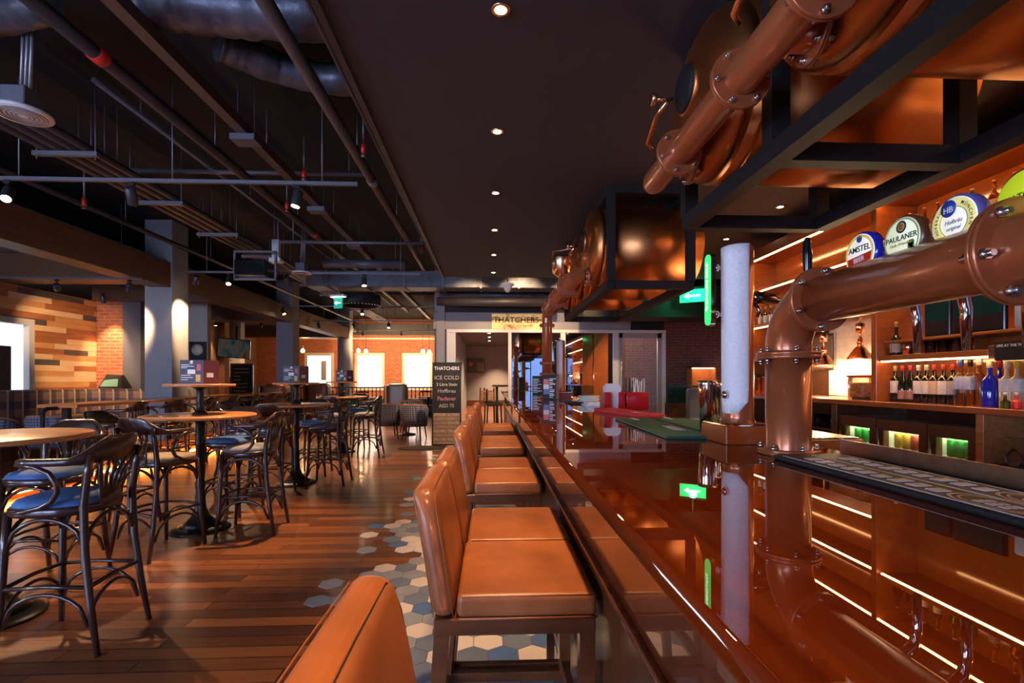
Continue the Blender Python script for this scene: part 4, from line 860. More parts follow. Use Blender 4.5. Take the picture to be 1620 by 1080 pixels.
# ================================================================== DINING SIDE
def hoop(a, b, zt, zb, n=10, out=(0, 0)):
    # bent hoop between two leg points: rises from zb at a to zt in the middle and back to b
    P = []
    for k in range(n + 1):
        f = k / n; s = math.sin(PI * f) ** .45 if 0 < f < 1 else 0
        P.append((a[0] + (b[0] - a[0]) * f, a[1] + (b[1] - a[1]) * f, zb + (zt - zb) * s))
    return P
def make_bentwood():
    t = thing('bentwood_bar_chair', 'x', 'bar chair', group='bentwood bar chairs at the high tables')
    SZ = .735
    def outl(n=36, s=1): # rounded trapezoid seat outline, wider in front
        return [(s * (.205 * math.copysign(abs(math.cos(a)) ** .75, math.cos(a)) + .0), s * (.205 + .02 * math.cos(a)) * math.copysign(abs(math.sin(a)) ** .75, math.sin(a))) for a in [2 * PI * k / n for k in range(n)]]
    o = outl(); n = len(o); rings = [(1.0, SZ - .045), (1.03, SZ - .03), (1.03, SZ - .008), (1.0, SZ)]
    vs = [(x * s, y * s, z) for s, z in rings for x, y in o]
    fs = [(i * n + k, i * n + (k + 1) % n, (i + 1) * n + (k + 1) % n, (i + 1) * n + k) for i in range(3) for k in range(n)]
    MB().add(vs, fs + [tuple(range(n - 1, -1, -1)), tuple(range(3 * n, 4 * n))], 0, [True] * len(fs) + [False, False]).build('seat_ring', 'bent', t)
    rings = [(.955, SZ), (.97, SZ + .012), (.90, SZ + .030), (.7, SZ + .042), (.35, SZ + .048), (.02, SZ + .049)]
    vs = [(x * s, y * s, z) for s, z in rings for x, y in o]
    fs = [(i * n + k, i * n + (k + 1) % n, (i + 1) * n + (k + 1) % n, (i + 1) * n + k) for i in range(5) for k in range(n)]
    MB().add(vs, fs + [tuple(range(5 * n, 6 * n))], 0, True).build('seat', 'bluefab', t)
    # front legs (slightly swept), rear legs running up into the back posts
    for s in (-1, 1):
        MB().tube([(.165, s * .165, SZ - .02), (.175, s * .175, .5), (.185, s * .185, .22), (.205, s * .205, 0)], [.019, .019, .017, .014], 10).build('leg', 'bent', t)
        MB().tube([(-.275, s * .195, 0), (-.235, s * .185, .25), (-.205, s * .178, .50), (-.195, s * .175, .74), (-.215, s * .178, .90), (-.235, s * .18, 1.0)], [.014, .018, .019, .019, .018, .016], 10).build('leg', 'bent', t)
    # back rail and arms: one bent board, deep in the middle, thin along the arms
    P = []
    for k in range(25):
        f = k / 24; a = PI * (f - .5); q = abs(f - .5) * 2
        if q < .55: x = -.262 + .09 * (q / .55) ** 2; y = (f - .5) * 2 / .55 * .215
        else: g = (q - .55) / .45; x = -.172 + g * .24; y = math.copysign(.215 + .03 * g - .02 * g * g, f - .5)
        h = .047 * (1 - max(0, min(1, (q - .28) / .28))) ** 1 + .0185; zc = .965 + (h - .0185) * 1.05
        P.append((x, y, zc, h))
    vs = []; m = len(P)
    for i, (x, y, z, h) in enumerate(P):
        a = Vector(P[min(i + 1, m - 1)][:2]) - Vector(P[max(i - 1, 0)][:2]); a.normalize(); nx, ny = a.y, -a.x; w = .0115 + .006 * (1 - min(1, (h - .0185) / .03))
        lean_ = -.018 * (h / .06)
        for dw, dh in ((-1, -.85), (-.5, -1), (.5, -1), (1, -.85), (1, .85), (.5, 1), (-.5, 1), (-1, .85)): vs.append((x + nx * w * dw + lean_ * dh, y + ny * w * dw, z + h * dh))
    fs = [(i * 8 + k, i * 8 + (k + 1) % 8, (i + 1) * 8 + (k + 1) % 8, (i + 1) * 8 + k) for i in range(m - 1) for k in range(8)]
    MB().add(vs, fs + [tuple(range(7, -1, -1)), tuple((m - 1) * 8 + k for k in range(8))], 0, [True] * len(fs) + [False, False]).build('back_rail', 'bent', t)
    MB().rbox((-.208, -.078, SZ - .02), (-.188, .078, SZ + .075), .012, 2).build('back_block', 'bent', t)
    for k in range(5):
        f = (k - 2) / 2
        MB().tube([(-.198, f * .055, SZ + .06), (-.205, f * .075, .86), (-.240, f * .125, .955)], [.0085, .0095, .0085], 8).build('slat', 'bent', t)
    for s in (-1, 1):
        A = [(.05, s * .243, .955), (-.02, s * .243, .948), (-.085, s * .240, .915), (-.115, s * .236, .865), (-.115, s * .231, .82), (-.085, s * .224, .775), (-.03, s * .218, .745), (.06, s * .214, .722), (.13, s * .205, .715)]
        MB().tube(A, [.010, .012, .013, .013, .013, .013, .012, .011, .009], 10).build('arm_loop', 'bent', t)
    FL, FR_, RL, RR = (.172, .172), (.172, -.172), (-.202, .176), (-.202, -.176)
    for a, b in ((FL, FR_), (FL, RL), (FR_, RR), (RL, RR)): MB().tube(hoop(a, b, SZ - .06, .52), .0105, 8).build('hoop', 'bent', t)
    fl, fr, rl, rr = (.183, .183), (.183, -.183), (-.222, .181), (-.222, -.181)
    for a, b in ((fl, fr), (fl, rl), (fr, rr), (rl, rr)):
        MB().tube([(*a, .335), ((a[0] + b[0]) / 2, (a[1] + b[1]) / 2, .345), (*b, .335)], .011, 8).build('foot_rail', 'bent', t)
        MB().tube(hoop(a, b, .305, .14), .0095, 8).build('hoop', 'bent', t)
    return t
ch = make_bentwood(); ctree = tree_of(ch); seatm = {c.name: c for c in kids(ch)}
def chair(i, x, y, rz, label, fab='bluefab', group=None):
    o = ch if i == 0 else copy_tree(ch, None, ctree)
    place(o, (x, y, 0), rz, label, group)
    if fab != 'bluefab':
        for c in kids(o):
            if c.name.split('.')[0] == 'seat':
                key = 'seat_' + fab
                if key not in bpy.data.meshes:
                    me = c.data.copy(); me.name = key; me.materials.clear(); me.materials.append(MT[fab])
                c.data = bpy.data.meshes[key]
    return o
MT['mixfab'] = pbr('two_tone_suede', (.20, .19, .22), .75, var=.7, vs=5)
CH = [(-2.225, 2.73, PI + .03, 'nearest bentwood bar chair at bottom left, blue seat, back turned to the aisle', 'bluefab'),
      (-2.95, 3.47, -PI / 2 + .12, 'blue-seated bentwood bar chair behind the nearest one, beyond the front round table', 'bluefab'),
      (-2.64, 4.12, PI / 2 - .30, 'bentwood bar chair with a beige seat seen from behind before the second table', 'beigefab'),
      (-2.19, 4.62, PI + .08, 'bentwood bar chair with a patchy beige and blue seat, aisle side of the second table', 'mixfab'),
      (-2.68, 5.25, -PI / 2 - .05, 'blue-seated bentwood bar chair on the far side of the second table', 'bluefab'),
      (-3.40, 4.75, .0, 'bentwood bar chair on the wall side of the second table', 'beigefab'),
      (-2.60, 6.03, PI / 2 + .1, 'bentwood bar chair seen from behind on the near side of the third table', 'beigefab'),
      (-2.16, 6.66, PI, 'slate-seated bentwood bar chair, aisle side of the third table', 'mixfab'),
      (-2.55, 7.28, -PI / 2 + .1, 'dark-seated bentwood bar chair on the far side of the third table', 'bluefab'),
      (-3.28, 6.7, .1, 'bentwood bar chair on the wall side of the third table', 'bluefab'),
      (-2.78, 8.88, PI / 2, 'bentwood bar chair seen from behind on the near side of the farthest two-tier table', 'mixfab'),
      (-2.25, 9.10, PI, 'bentwood bar chair with a dark seat, aisle side of the farthest two-tier table', 'mixfab'),
      (-2.70, 10.15, -PI / 2, 'bentwood bar chair on the far side of the farthest two-tier table', 'bluefab'),
      (-3.45, 3.0, .1, 'bentwood bar chair on the wall side of the front round table at the left edge', 'bluefab')]
for i, c in enumerate(CH): chair(i, c[0], c[1], c[2], c[3], c[4])
for k in range(7): chair(99, -4.92, 6.85 + k * .82, PI + .1 * (-1) ** k, '%s bentwood chair, counted from the near end, along the long high counter' % ORD[k], ('bluefab', 'beigefab', 'mixfab')[k % 3], 'bentwood chairs at the long high counter')
# ---------------------------------------------------------------- two-tier poseur tables
def make_table(upper):
    t = thing('high_table', 'x', 'high table', group='round high tables')
    MB().lathe([(.45, 1.020), (.462, 1.024), (.465, 1.034), (.462, 1.046), (.452, 1.05), (0, 1.05)], (0, 0, 0), 56).build('tabletop', 'tabletop', t)
    MB().lathe([(.15, 1.0), (.15, 1.02), (.05, 1.0), (.038, .96), (.038, .80), (.046, .78), (.038, .76), (.034, .45), (.042, .43), (.042, .40), (.036, .36), (.050, .20), (.075, .13), (.12, .075), (.18, .04)], (0, 0, 0), 28).build('column', 'castiron', t)
    MB().lathe([(.245, 0), (.25, .008), (.245, .016), (.22, .028), (.18, .04), (0, .045)], (0, 0, 0), 40).build('foot_plate', 'castiron', t)
    if upper:
        MB().lathe([(.06, 1.05), (.062, 1.062), (.045, 1.075), (.030, 1.09), (.028, 1.15), (.036, 1.17), (.030, 1.19), (.027, 1.26), (.036, 1.28), (.07, 1.30), (.09, 1.305)], (0, 0, 0), 24).build('upper_post', 'castiron', t)
        MB().lathe([(.283, 1.305), (.287, 1.309), (.287, 1.325), (.283, 1.329), (0, 1.329)], (0, 0, 0), 48).build('upper_disc', 'tabletop', t)
    return t
t0 = make_table(True); ttree = tree_of(t0)
TB = [(-2.66, 4.67, 'two-tier round oak high table nearest the camera, menu standing on its upper disc'), (-2.56, 6.66, 'middle two-tier round oak high table along the aisle'), (-2.82, 9.55, 'farthest two-tier round oak high table along the aisle')]
for i, (x, y, lb) in enumerate(TB):
    place(t0 if i == 0 else copy_tree(t0, None, ttree), (x, y, 0), i * .7, lb)
tf = make_table(False); place(tf, (-2.86, 2.97, 0), .4, 'round oak high table without an upper tier, cut by the left edge of photo')
def table_menu(x, y, rz, label, w=.20, h=.215):
    t = thing('table_menu', label, 'menu', (x, y, 1.3295), rz, 'folded menus on the upper table discs')
    MB().box((-w / 2, -.030, 0), (w / 2, -.026, h)).build('front_leaf', pbr('menu_navy', (.028, .030, .050), .5), t)
    m = MB().add([(w / 2, -.030, 0), (w / 2 + .095, .055, 0), (w / 2 + .095, .055, h), (w / 2, -.030, h), (w / 2 - .002, -.027, 0), (w / 2 + .093, .058, 0), (w / 2 + .093, .058, h), (w / 2 - .002, -.027, h)], [(0, 1, 2, 3), (7, 6, 5, 4), (0, 4, 5, 1), (1, 5, 6, 2), (2, 6, 7, 3), (3, 7, 4, 0)]).build('side_leaf', pbr('menu_maroon', (.11, .025, .03), .5), t)
    m = MB(); f = -.0315
    for x0, z0, L in ((-.09, .17, .07), (-.09, .155, .11), (-.09, .075, .08), (-.09, .055, .10), (-.09, .035, .06), (-.09, .142, .05)): m.box((x0, f, z0), (x0 + L, -.030, z0 + .006))
    m.lathe([(0, 0), (.016, 0), (.016, .0015), (0, .0015)], (0, -.030, .195), 16, 0, AX['-Y']); m.box((-.035, f, .09), (.03, -.030, .13)); m.build('printing', 'white', t)
    MB().box((.035, f, .02), (.075, -.030, .085)).build('beer_picture', pbr('beer_yellow', (.70, .42, .08), .5), t)
    MB().box((.045, f, .12), (.08, -.030, .18)).build('red_mark', 'redpaint', t)
    MB().add([(w / 2 + .02, -.0135, .06), (w / 2 + .06, .0225, .06), (w / 2 + .06, .0225, .10), (w / 2 + .02, -.0135, .10)], [(0, 1, 2, 3)]).build('side_square', 'ivory', t)
table_menu(-2.69, 4.62, .05, 'navy folded menu with a beer picture on the nearest upper table disc'); table_menu(-2.59, 6.60, .1, 'navy folded menu on the middle upper table disc'); table_menu(-2.80, 9.50, .1, 'navy folded menu on the farthest upper table disc')
# ---------------------------------------------------------------- long high counter on the pillar line
t = thing('long_high_counter', 'long narrow oak drinking counter running between the pillars, orange glow along its foot', 'counter', (-5.52, 9.6, 0))
MB().rbox((-5.80, 6.6, 1.005), (-5.30, 12.9, 1.05), .006, 2, sm=False).build('top', 'oak', t, world=True)
MB().box((-5.62, 6.75, .10), (-5.48, 12.8, .34)).build('kick_panel', 'oak', t, world=True)
MB().box((-5.47, 5.2, .055), (-5.44, 12.8, .085)).build('led_strip', emit('floor_led', (1, .36, .06), 26), t, world=True)
MB().box((-5.62, 5.2, 0), (-5.475, 12.8, .10)).build('plinth', 'dwood', t, world=True)
for y in (6.75, 8.8, 10.9, 12.75): MB().box((-5.59, y - .03, .10), (-5.51, y + .03, 1.005)).build('post', 'blackmetal', t, world=True)
MB().tube([(-5.55, 6.62, 1.0), (-5.55, 6.45, 1.0), (-5.55, 6.40, .95), (-5.55, 6.40, .10), (-5.55, 6.75, .1)], .025, 8).build('end_bracket', 'blackmetal', t, world=True)
# ---------------------------------------------------------------- plaid banquette, tub chairs, low tables
MT['plaid'] = checks('navy_tan_plaid', (.22, .13, .085), (.010, .014, .055), (.50, .38, .26), .28, plaid=True)
MT['hound'] = checks('small_check', (.27, .28, .36), (.016, .018, .05), (0, 0, 0), .044)
bq = thing('plaid_banquette', 'long banquette in navy and tan plaid running under the board wall', 'banquette', (-8.3, 7.5, 0))
MB().rbox((-8.68, 3.0, .42), (-8.02, 10.95, .50), .03, 2).rbox((-8.1, 10.35, .42), (-6.4, 10.98, .5), .03, 2).build('seat', 'plaid', bq, world=True, wn=True)
MB().rbox((-8.68, 3.0, .50), (-8.42, 10.95, 1.17), .09, 4).rbox((-8.5, 10.75, .5), (-6.42, 11.0, 1.17), .09, 4).build('backrest', 'plaid', bq, world=True, wn=True)
MB().box((-8.66, 3.0, 0), (-8.06, 10.9, .42)).box((-8.06, 10.42, 0), (-6.42, 10.95, .42)).build('base', 'dwood', bq, world=True)
def make_tub():
    t = thing('tub_chair', 'x', 'armchair', group='checked tub chairs')
    n = 22; vs = []; ro, ri = .32, .25
    def pt(r, a, z): return (r * math.cos(a) * (1 + .05 * (z - .4)), r * math.sin(a) * (1 + .05 * (z - .4)), z)
    ang = [math.radians(62) + math.radians(236) * k / n for k in range(n + 1)]
    for k, a in enumerate(ang):
        q = abs(k / n - .5) * 2; top = .80 - .14 * q ** 3
        for r, z in ((ro * .92, .30), (ro, .5), (ro * 1.02, top - .02), ((ro + ri) / 2, top), (ri, top - .02), (ri * .98, .40)): vs.append(pt(r, a, z))
    fs = [(k * 6 + j, k * 6 + (j + 1) % 6, (k + 1) * 6 + (j + 1) % 6, (k + 1) * 6 + j) for k in range(n) for j in range(6)] + [(5, 4, 3, 2, 1, 0), tuple(n * 6 + j for j in range(6))]
    MB().add(vs, fs, 0, [True] * (n * 6) + [False, False]).build('back_shell', 'hound', t)
    MB().tube([pt((ro + ri) / 2 + .012, a, .803 - .14 * (abs(k / n - .5) * 2) ** 3) for k, a in enumerate(ang)], .016, 8).build('top_rail', 'tabletop', t)
    MB().rbox((-.24, -.25, .34), (.27, .25, .46), .05, 3).build('seat', 'hound', t, wn=True)
    for sx, sy in ((.22, .2), (.22, -.2), (-.2, .2), (-.2, -.2)): MB().tube([(sx * .9, sy * .9, .34), (sx * 1.1, sy * 1.1, 0)], [.022, .013], 8).build('leg', 'dwood', t)
    return t
tb = make_tub(); btree = tree_of(tb)
TU = [(-2.42, 11.75, PI / 2 + .35, 'checked tub chair seen from behind, left one of the pair before the booth'), (-1.76, 11.55, PI / 2 - .15, 'checked tub chair seen from behind, right one of the pair, beside the chalkboard sign'),
      (-2.1, 13.1, -PI / 2, 'checked tub chair facing the camera across the small copper-lit table'), (-7.68, 8.0, PI / 2, 'checked tub chair by the left edge under the board wall'), (-6.95, 8.2, PI / 2 + .1, 'checked tub chair next to the left edge one, before the banquette')]
for i, (x, y, rz, lb) in enumerate(TU): place(tb if i == 0 else copy_tree(tb, None, btree), (x, y, 0), rz, lb)
def make_low():
    t = thing('low_table', 'x', 'table', group='low dining tables')
    MB().lathe([(.36, .70), (.375, .71), (.375, .73), (.36, .74), (0, .74)], (0, 0, 0), 32).build('tabletop', 'tabletop', t)
    MB().lathe([(.25, 0), (.25, .02), (.05, .06), (.035, .12), (.035, .66), (.09, .70)], (0, 0, 0), 20).build('pedestal', 'castiron', t); return t
lt = make_low(); ltree = tree_of(lt)
LT = [(-2.1, 12.4, 'low round table between the pair of checked tub chairs'), (-7.3, 9.3, 'low round table before the plaid banquette'), (-4.3, 17.9, 'low round table under the window right of the last pillar'), (-2.3, 18.5, 'low round table under the rightmost back window'), (-7.3, 18.2, 'low round table under the left back window')]
for i, (x, y, lb) in enumerate(LT): place(lt if i == 0 else copy_tree(lt, None, ltree), (x, y, 0), 0, lb)
def make_dchair():
    t = thing('spindle_chair', 'x', 'chair', group='dark spindle-back dining chairs')
    MB().rbox((-.2, -.21, .43), (.21, .21, .46), .012, 2).build('seat', 'bent', t)
    for sx, sy in ((.17, .17), (.17, -.17), (-.17, .17), (-.17, -.17)): MB().tube([(sx, sy, .44), (sx * 1.2, sy * 1.15, 0)], [.018, .014], 8).build('leg', 'bent', t)
    MB().tube([(-.23, -.20, .93), (-.25, 0, .95), (-.23, .20, .93)], [.02, .026, .02], 8).build('top_rail', 'bent', t)
    for k in range(5): MB().tube([(-.18, (k - 2) * .085, .45), (-.235, (k - 2) * .09, .93)], .010, 6).build('spindle', 'bent', t)
    return t
dc = make_dchair(); dtree = tree_of(dc)
DC = [(-4.3, 17.2, PI / 2, 'before the table under the window right of the last pillar'), (-3.6, 17.9, PI, 'aisle side of the table under the middle window'), (-5.0, 17.9, 0, 'wall side of the table under the middle window'), (-2.3, 17.8, PI / 2, 'before the table under the rightmost window'), (-7.3, 17.5, PI / 2, 'before the table under the left window'), (-6.6, 18.2, PI, 'aisle side of the table under the left window'), (-4.9, 13.7, PI, 'by the far end of the long high counter'), (-4.4, 14.6, PI / 2, 'in the open floor past the long high counter')]
for i, (x, y, rz, lb) in enumerate(DC): place(dc if i == 0 else copy_tree(dc, None, dtree), (x, y, 0), rz, 'dark spindle-back chair ' + lb)
# spindle partition and booths in the back
t = thing('spindle_partition', 'black turned-spindle rail with a top bar in front of the back windows', 'partition', (-4.5, 19.6, 0))
MB().box((-7.6, 19.55, 1.03), (-1.5, 19.65, 1.08)).build('top_bar', 'black', t, world=True); MB().box((-7.6, 19.55, 0), (-1.5, 19.65, .62)).build('lower_panel', 'greentile', t, world=True)
for k in range(40):
    x = -7.5 + k * .152
    if k == 0: s0 = MB().lathe([(.012, .62), (.022, .66), (.028, .74), (.014, .80), (.026, .90), (.014, .98), (.02, 1.03)], (0, 0, 0), 8).build('spindle', 'blackgloss', t); s0.location = (x + 4.5, 0, 0)
    else: s = s0.copy(); COL.objects.link(s); s.location = (x + 4.5, 0, 0)
def booth(x, y, w, label, orange):
    t = thing('booth_bench', label, 'booth', (x, y, 0), 0, 'leather booths at the back')
    MB().rbox((-w / 2, -.28, 0), (-w / 2 + .10, .28, 1.2), .03, 2).build('end_panel', 'oak' if orange else 'dwood', t, wn=True)
    MB().rbox((-w / 2 + .10, -.26, .45), (w / 2, .26, 1.25), .12, 4).build('backrest', pbr('booth_leather', (.17, .17, .15) if orange else (.22, .08, .03), .35), t, wn=True)
    MB().rbox((-w / 2 + .1, -.5, .1), (w / 2, .3, .47), .04, 2).build('seat', 'leather', t, wn=True)
p = py(627, 610, 15.6); booth(p.x, 15.6, .66, 'leather booth end with a bright orange wood panel behind the checked tub chairs', True)
p = py(520, 610, 17.5); booth(p.x, 16.4, .75, 'dark leather booth half hidden behind the farthest two-tier table', False)
p = py(424, 612, 13.2); booth(p.x, 13.6, .70, 'brown leather booth at the far end of the long high counter', False)
# ---------------------------------------------------------------- chalkboard signs, mat, screens, pictures
c = py(707, 640, 10.45)
t = thing('chalkboard_sign', 'tall black A-board with chalk beer offers above a printed timber panel', 'signboard', (c.x, 10.45, 0))
bm_ = Matrix.Translation((0, -.10, 0)) @ Matrix.Rotation(-.06, 4, 'X')
MB().cbox((0, 0, .865), (.60, .03, 1.73), 0, bm_).build('front_board', 'chalk', t)
f = MB()
for a, b in (((-.30, 0), (-.275, 1.73)), ((.275, 0), (.30, 1.73)), ((-.3, 1.70), (.3, 1.73))): f.box((a[0], -.026, a[1]), (b[0], -.015, b[1]), 0, bm_)
f.build('frame', 'black', t)
MB().box((-.27, -.019, .03), (.27, -.015, .67), 0, bm_).build('timber_print', brick('printed_timber', (.66, .46, .29), (.50, .33, .20), (.34, .22, .14), .45, .085, (-PI / 2, 0, 0), .6, grain=(5, 5, 9)), t)
MB().cbox((0, .24, .83), (.58, .025, 1.66), 0, Matrix.Rotation(.10, 4, 'X')).build('rear_board', 'black', t)
def tb_(body, z, size, mat, sq=1):
    o = bm_ @ Vector((0, -.017, z)); u = (bm_.to_3x3() @ Vector((0, 0, 1)))
    text('lettering', body, mat, t, o, u=u, size=size, ext=.001, squash=sq, world=False)
pk = pbr('chalk_pink', (.55, .22, .26), .8); gy = pbr('chalk_grey', (.42, .40, .40), .8); yl = pbr('chalk_cream', (.62, .56, .42), .8)
tb_('THATCHERS', 1.60, .098, 'white', .95); tb_('ICE COLD', 1.405, .115, gy, 1.0); tb_('3 Litre Stein', 1.265, .088, yl, 1.0); tb_('Hoffbrau', 1.13, .105, gy, 1.0); tb_('Paulaner', .97, .115, pk, .98); tb_('AED 75', .82, .105, gy, .95)
o = MB().lathe([(.52, 0.0), (.52, .006), (.5, .01), (0, .01)], (c.x - .40, 9.95, 0.003), 40).build('door_mat', pbr('mat_brown', (.035, .022, .016), .95)); tag(o, 'dark oval mat on the floor in front of the chalkboard sign', 'mat'); o.scale = (1, .62, 1)
c = py(383, 600, 16.5)
t = thing('chalkboard_sign', 'dark chalkboard on legs below the wall television', 'signboard', (c.x, 16.5, 0))
MB().rbox((-.35, -.02, .35), (.35, .02, 1.86), .006, 1, sm=False).build('board', 'chalk', t); m = MB()
for a, b in (((-.36, .3), (-.32, 1.88)), ((.32, .3), (.36, 1.88)), ((-.36, 1.84), (.36, 1.89))): m.box((a[0], -.03, a[1]), (b[0], .03, b[1]))
m.build('frame', 'dwood', t); 
for s in (-1, 1): MB().tube([(s * .34, 0, .3), (s * .34, -.15, 0)], .02, 6).tube([(s * .34, 0, .3), (s * .34, .15, 0)], .02, 6).build('leg', 'dwood', t)
m = MB(); rn = random.Random(2)
for k in range(9): m.box((-.26, -.024, 1.70 - k * .12), (-.26 + rn.uniform(.2, .5), -.021, 1.725 - k * .12))
m.build('chalk_writing', gy, t)
c = py(370, 551, 17.0)
t = thing('wall_television', 'flat television on a tilting bracket high on the brick wall, picture switched on', 'television', (c.x, 17, c.z - .33), .22)
bt = Matrix.Translation((0, 0, .33)) @ Matrix.Rotation(.12, 4, 'X') @ Matrix.Rotation(.07, 4, 'Y')
MB().cbox((0, 0, 0), (1.0, .05, .64), 0, bt).build('casing', 'blackgloss', t)
def screen_pic():
    m, nt, b = nodes('tv_picture'); n = noise(nt, coords(nt, (2.2, 1, 1.2)), 2.2, 1); cc = ramp(nt, n, [(.3, (.015, .03, .03)), (.48, (.06, .10, .10)), (.60, (.16, .08, .045)), (.75, (.05, .03, .02))]); b.inputs['Roughness'].default_value = .6
    lnk(nt, cc, b.inputs['Emission Color']); b.inputs['Emission Strength'].default_value = .16; b.inputs['Base Color'].default_value = (.01, .01, .01, 1); return m
MB().box((-.475, -.028, -.295), (.475, -.025, .295), 0, bt).build('screen', screen_pic(), t)
MB().tube([(0, .03, .33), (0, .3, .6), (0, .35, 1.1)], .03, 8).build('bracket', 'blackmetal', t)
struct('wall_left_pale', MB().box((-9.75, 18.6, 0), (-9.15, 18.9, 4.0)).box((-10.6, 18.5, 0), (-9.76, 18.9, 4.0)), ['beigewall'])
struct('wall_left_inner', MB().box((-9.55, 13.5, 0), (-9.4, 17.9, 4)).box((-9.9, 17.6, 0), (-9.2, 17.9, 4)), 'brickside')
t = thing('potted_plant', 'small leafy green plant against the pale wall strip below the television', 'plant', (-9.25, 18.3, 1.5))
MB().lathe([(.06, 1.2), (.09, 1.4), (.08, 1.4)], (-9.25, 18.3, 0), 14).build('pot', 'black', t, world=True)
MB().box((-9.40, 18.15, 0), (-9.10, 18.45, 1.2)).build('stand', 'dwood', t, world=True)
m = MB(); rn = random.Random(9)
for k in range(34):
    a = rn.random() * 6.28; z = 1.42 + rn.random() * .65; r = .05 + rn.random() * .13; p = Vector((-9.25 + r * math.cos(a), 18.3 + r * math.sin(a), z))
    d = Vector((math.cos(a), math.sin(a), .4)) * .10; s = Vector((-math.sin(a), math.cos(a), 0)) * .045
    m.add([p, p + d * .5 + s, p + d, p + d * .5 - s], [(0, 1, 2, 3)])
m.build('leaves', pbr('leaf', (.10, .22, .04), .5), t, world=True)
t = thing('till_screen', 'black till with a tilted screen on the side table left of the dark column', 'till', (-7.95, 10.95, 1.17))
MB().add([(-8.25, 10.8, 1.18), (-7.75, 10.8, 1.18), (-7.75, 11.1, 1.18), (-8.25, 11.1, 1.18), (-8.22, 11.0, 1.48), (-7.92, 11.0, 1.46), (-7.92, 11.1, 1.46), (-8.22, 11.1, 1.48)], [(3, 2, 1, 0), (4, 5, 6, 7), (0, 1, 5, 4), (1, 2, 6, 5), (2, 3, 7, 6), (3, 0, 4, 7)]).build('body', 'black', t, world=True)
MB().add([(-8.22, 10.815, 1.22), (-7.86, 10.815, 1.22), (-7.96, 10.975, 1.42), (-8.20, 10.975, 1.43)], [(0, 1, 2, 3)]).build('screen', emit('till_green', (.10, .17, .10), .8), t, world=True)
t = thing('framed_plate', 'round plate in a dark frame on the beige wall beside the first pillar', 'picture', (-7.25, 12.58, 1.9))
MB().box((-7.42, 12.56, 1.55), (-7.02, 12.6, 2.3)).build('frame', 'black', t, world=True); MB().lathe([(0, 0), (.13, 0), (.14, .012), (0, .012)], (-7.22, 12.56, 2.1), 24, 0, AX['-Y']).build('plate', 'ivory', t, world=True)
# sign over the glazing
y = 12.235; a = py(778, 510, y); b = py(865, 510, y)
t = thing('fascia_sign', 'backlit timber-look name board over the glazed partition', 'sign', ((a.x + b.x) / 2, y, 2.60))
def signface():
    m, nt, bs = nodes('sign_face'); v = coords(nt, (1, 1, 1)); n = noise(nt, coords(nt, (3, 1, 22)), 2, 6); n2 = noise(nt, coords(nt, (2, 1, 3)), 2.2, 3)
    cc = mixc(nt, 1, ramp(nt, n, [(.3, (.60, .30, .09)), (.65, (.85, .56, .22))]), ramp(nt, n2, [(.36, (.35, .2, .1)), (.5, (1, 1, 1))]), 'MULTIPLY')
    lnk(nt, cc, bs.inputs['Base Color']); lnk(nt, cc, bs.inputs['Emission Color']); bs.inputs['Emission Strength'].default_value = .28; return m
MB().box((a.x, 12.20, 2.605), (b.x, 12.25, 2.985)).build('panel', signface(), t, world=True)
text('lettering', 'THATCHERS', pbr('sign_ink', (.06, .03, .015), .6), t, ((a.x + b.x) / 2 - .08, 12.198, 2.825), size=.20, ext=.003); text('lettering', 'FAMILY CIDER MAKERS', pbr('sign_ink_brown', (.30, .14, .05), .6), t, ((a.x + b.x) / 2 + .0, 12.198, 2.685), size=.066, ext=.002)
# lounge beyond the open doorway
for i, (u, cc) in enumerate(((745, (.10, .14, .16)), (760, (.10, .16, .10)))):
    p = py(u, 578, 25.9); t = thing('canvas_picture', 'dark canvas with a %s on the grey wall seen through the doorway' % ('pink round spot' if i == 0 else 'yellow and green pattern'), 'picture', (p.x, 25.9, 1.7), 0, 'canvases on the lounge wall')
    MB().box((-.25, .0, .0), (.25, .06, .72)).build('canvas', pbr('canvas_%d' % i, cc, .7, var=.4, vs=4), t)
    if i == 0: MB().lathe([(0, 0), (.13, 0), (.13, .005), (0, .005)], (0, 0, .5), 20, 0, AX['-Y']).build('pink_spot', pbr('pink', (.55, .22, .20), .7), t)
    else:
        for k in range(6): MB().box((-.2 + k * .07, -.004, .1), (-.17 + k * .07, 0, .55)).build('stripe', pbr('stripe', (.30, .26, .05), .7) if k == 0 else 'beigewall', t)
t = thing('lounge_counter', 'dark narrow bar table seen through the open doorway', 'table', (.9, 15.5, 0))
MB().box((.05, 15.3, 1.14), (2.4, 15.75, 1.2)).build('top', 'dwood', t, world=True)
for x in (.2, 2.3): MB().box((x - .04, 15.5, 0), (x + .04, 15.58, 1.14)).build('leg', 'black', t, world=True)
for i, (x, y) in enumerate(((.10, 12.9), (.02, 14.3))):
    t = thing('black_stool', '%s black high-backed stool in the doorway past the end of the bar' % ('nearer' if i == 0 else 'farther'), 'bar stool', (x, y, 0), 0, 'black stools in the doorway')
    MB().rbox((-.2, -.2, .70), (.2, .2, .76), .02, 2).build('seat', 'black', t); MB().rbox((-.22, -.2, .76), (-.17, .2, 1.12), .02, 2).build('backrest', 'black', t)
    for sx in (-1, 1):
        for sy in (-1, 1): MB().tube([(sx * .17, sy * .17, .7), (sx * .2, sy * .2, 0)], .018, 8).build('leg', 'blackmetal', t)
p = pz(769, 668, 0)
t = thing('slatted_chair', 'orange-lit wooden slat-back high chair past the last leather stool', 'chair', (p.x + .05, 13.4, 0))
MB().rbox((-.2, -.2, .66), (.2, .2, .71), .01, 2).build('seat', 'leather', t); m = MB()
for k in range(4): MB().rbox((-.17, -.215, .80 + k * .075), (.17, -.19, .855 + k * .075), .006, 2).build('slat', 'oak', t)
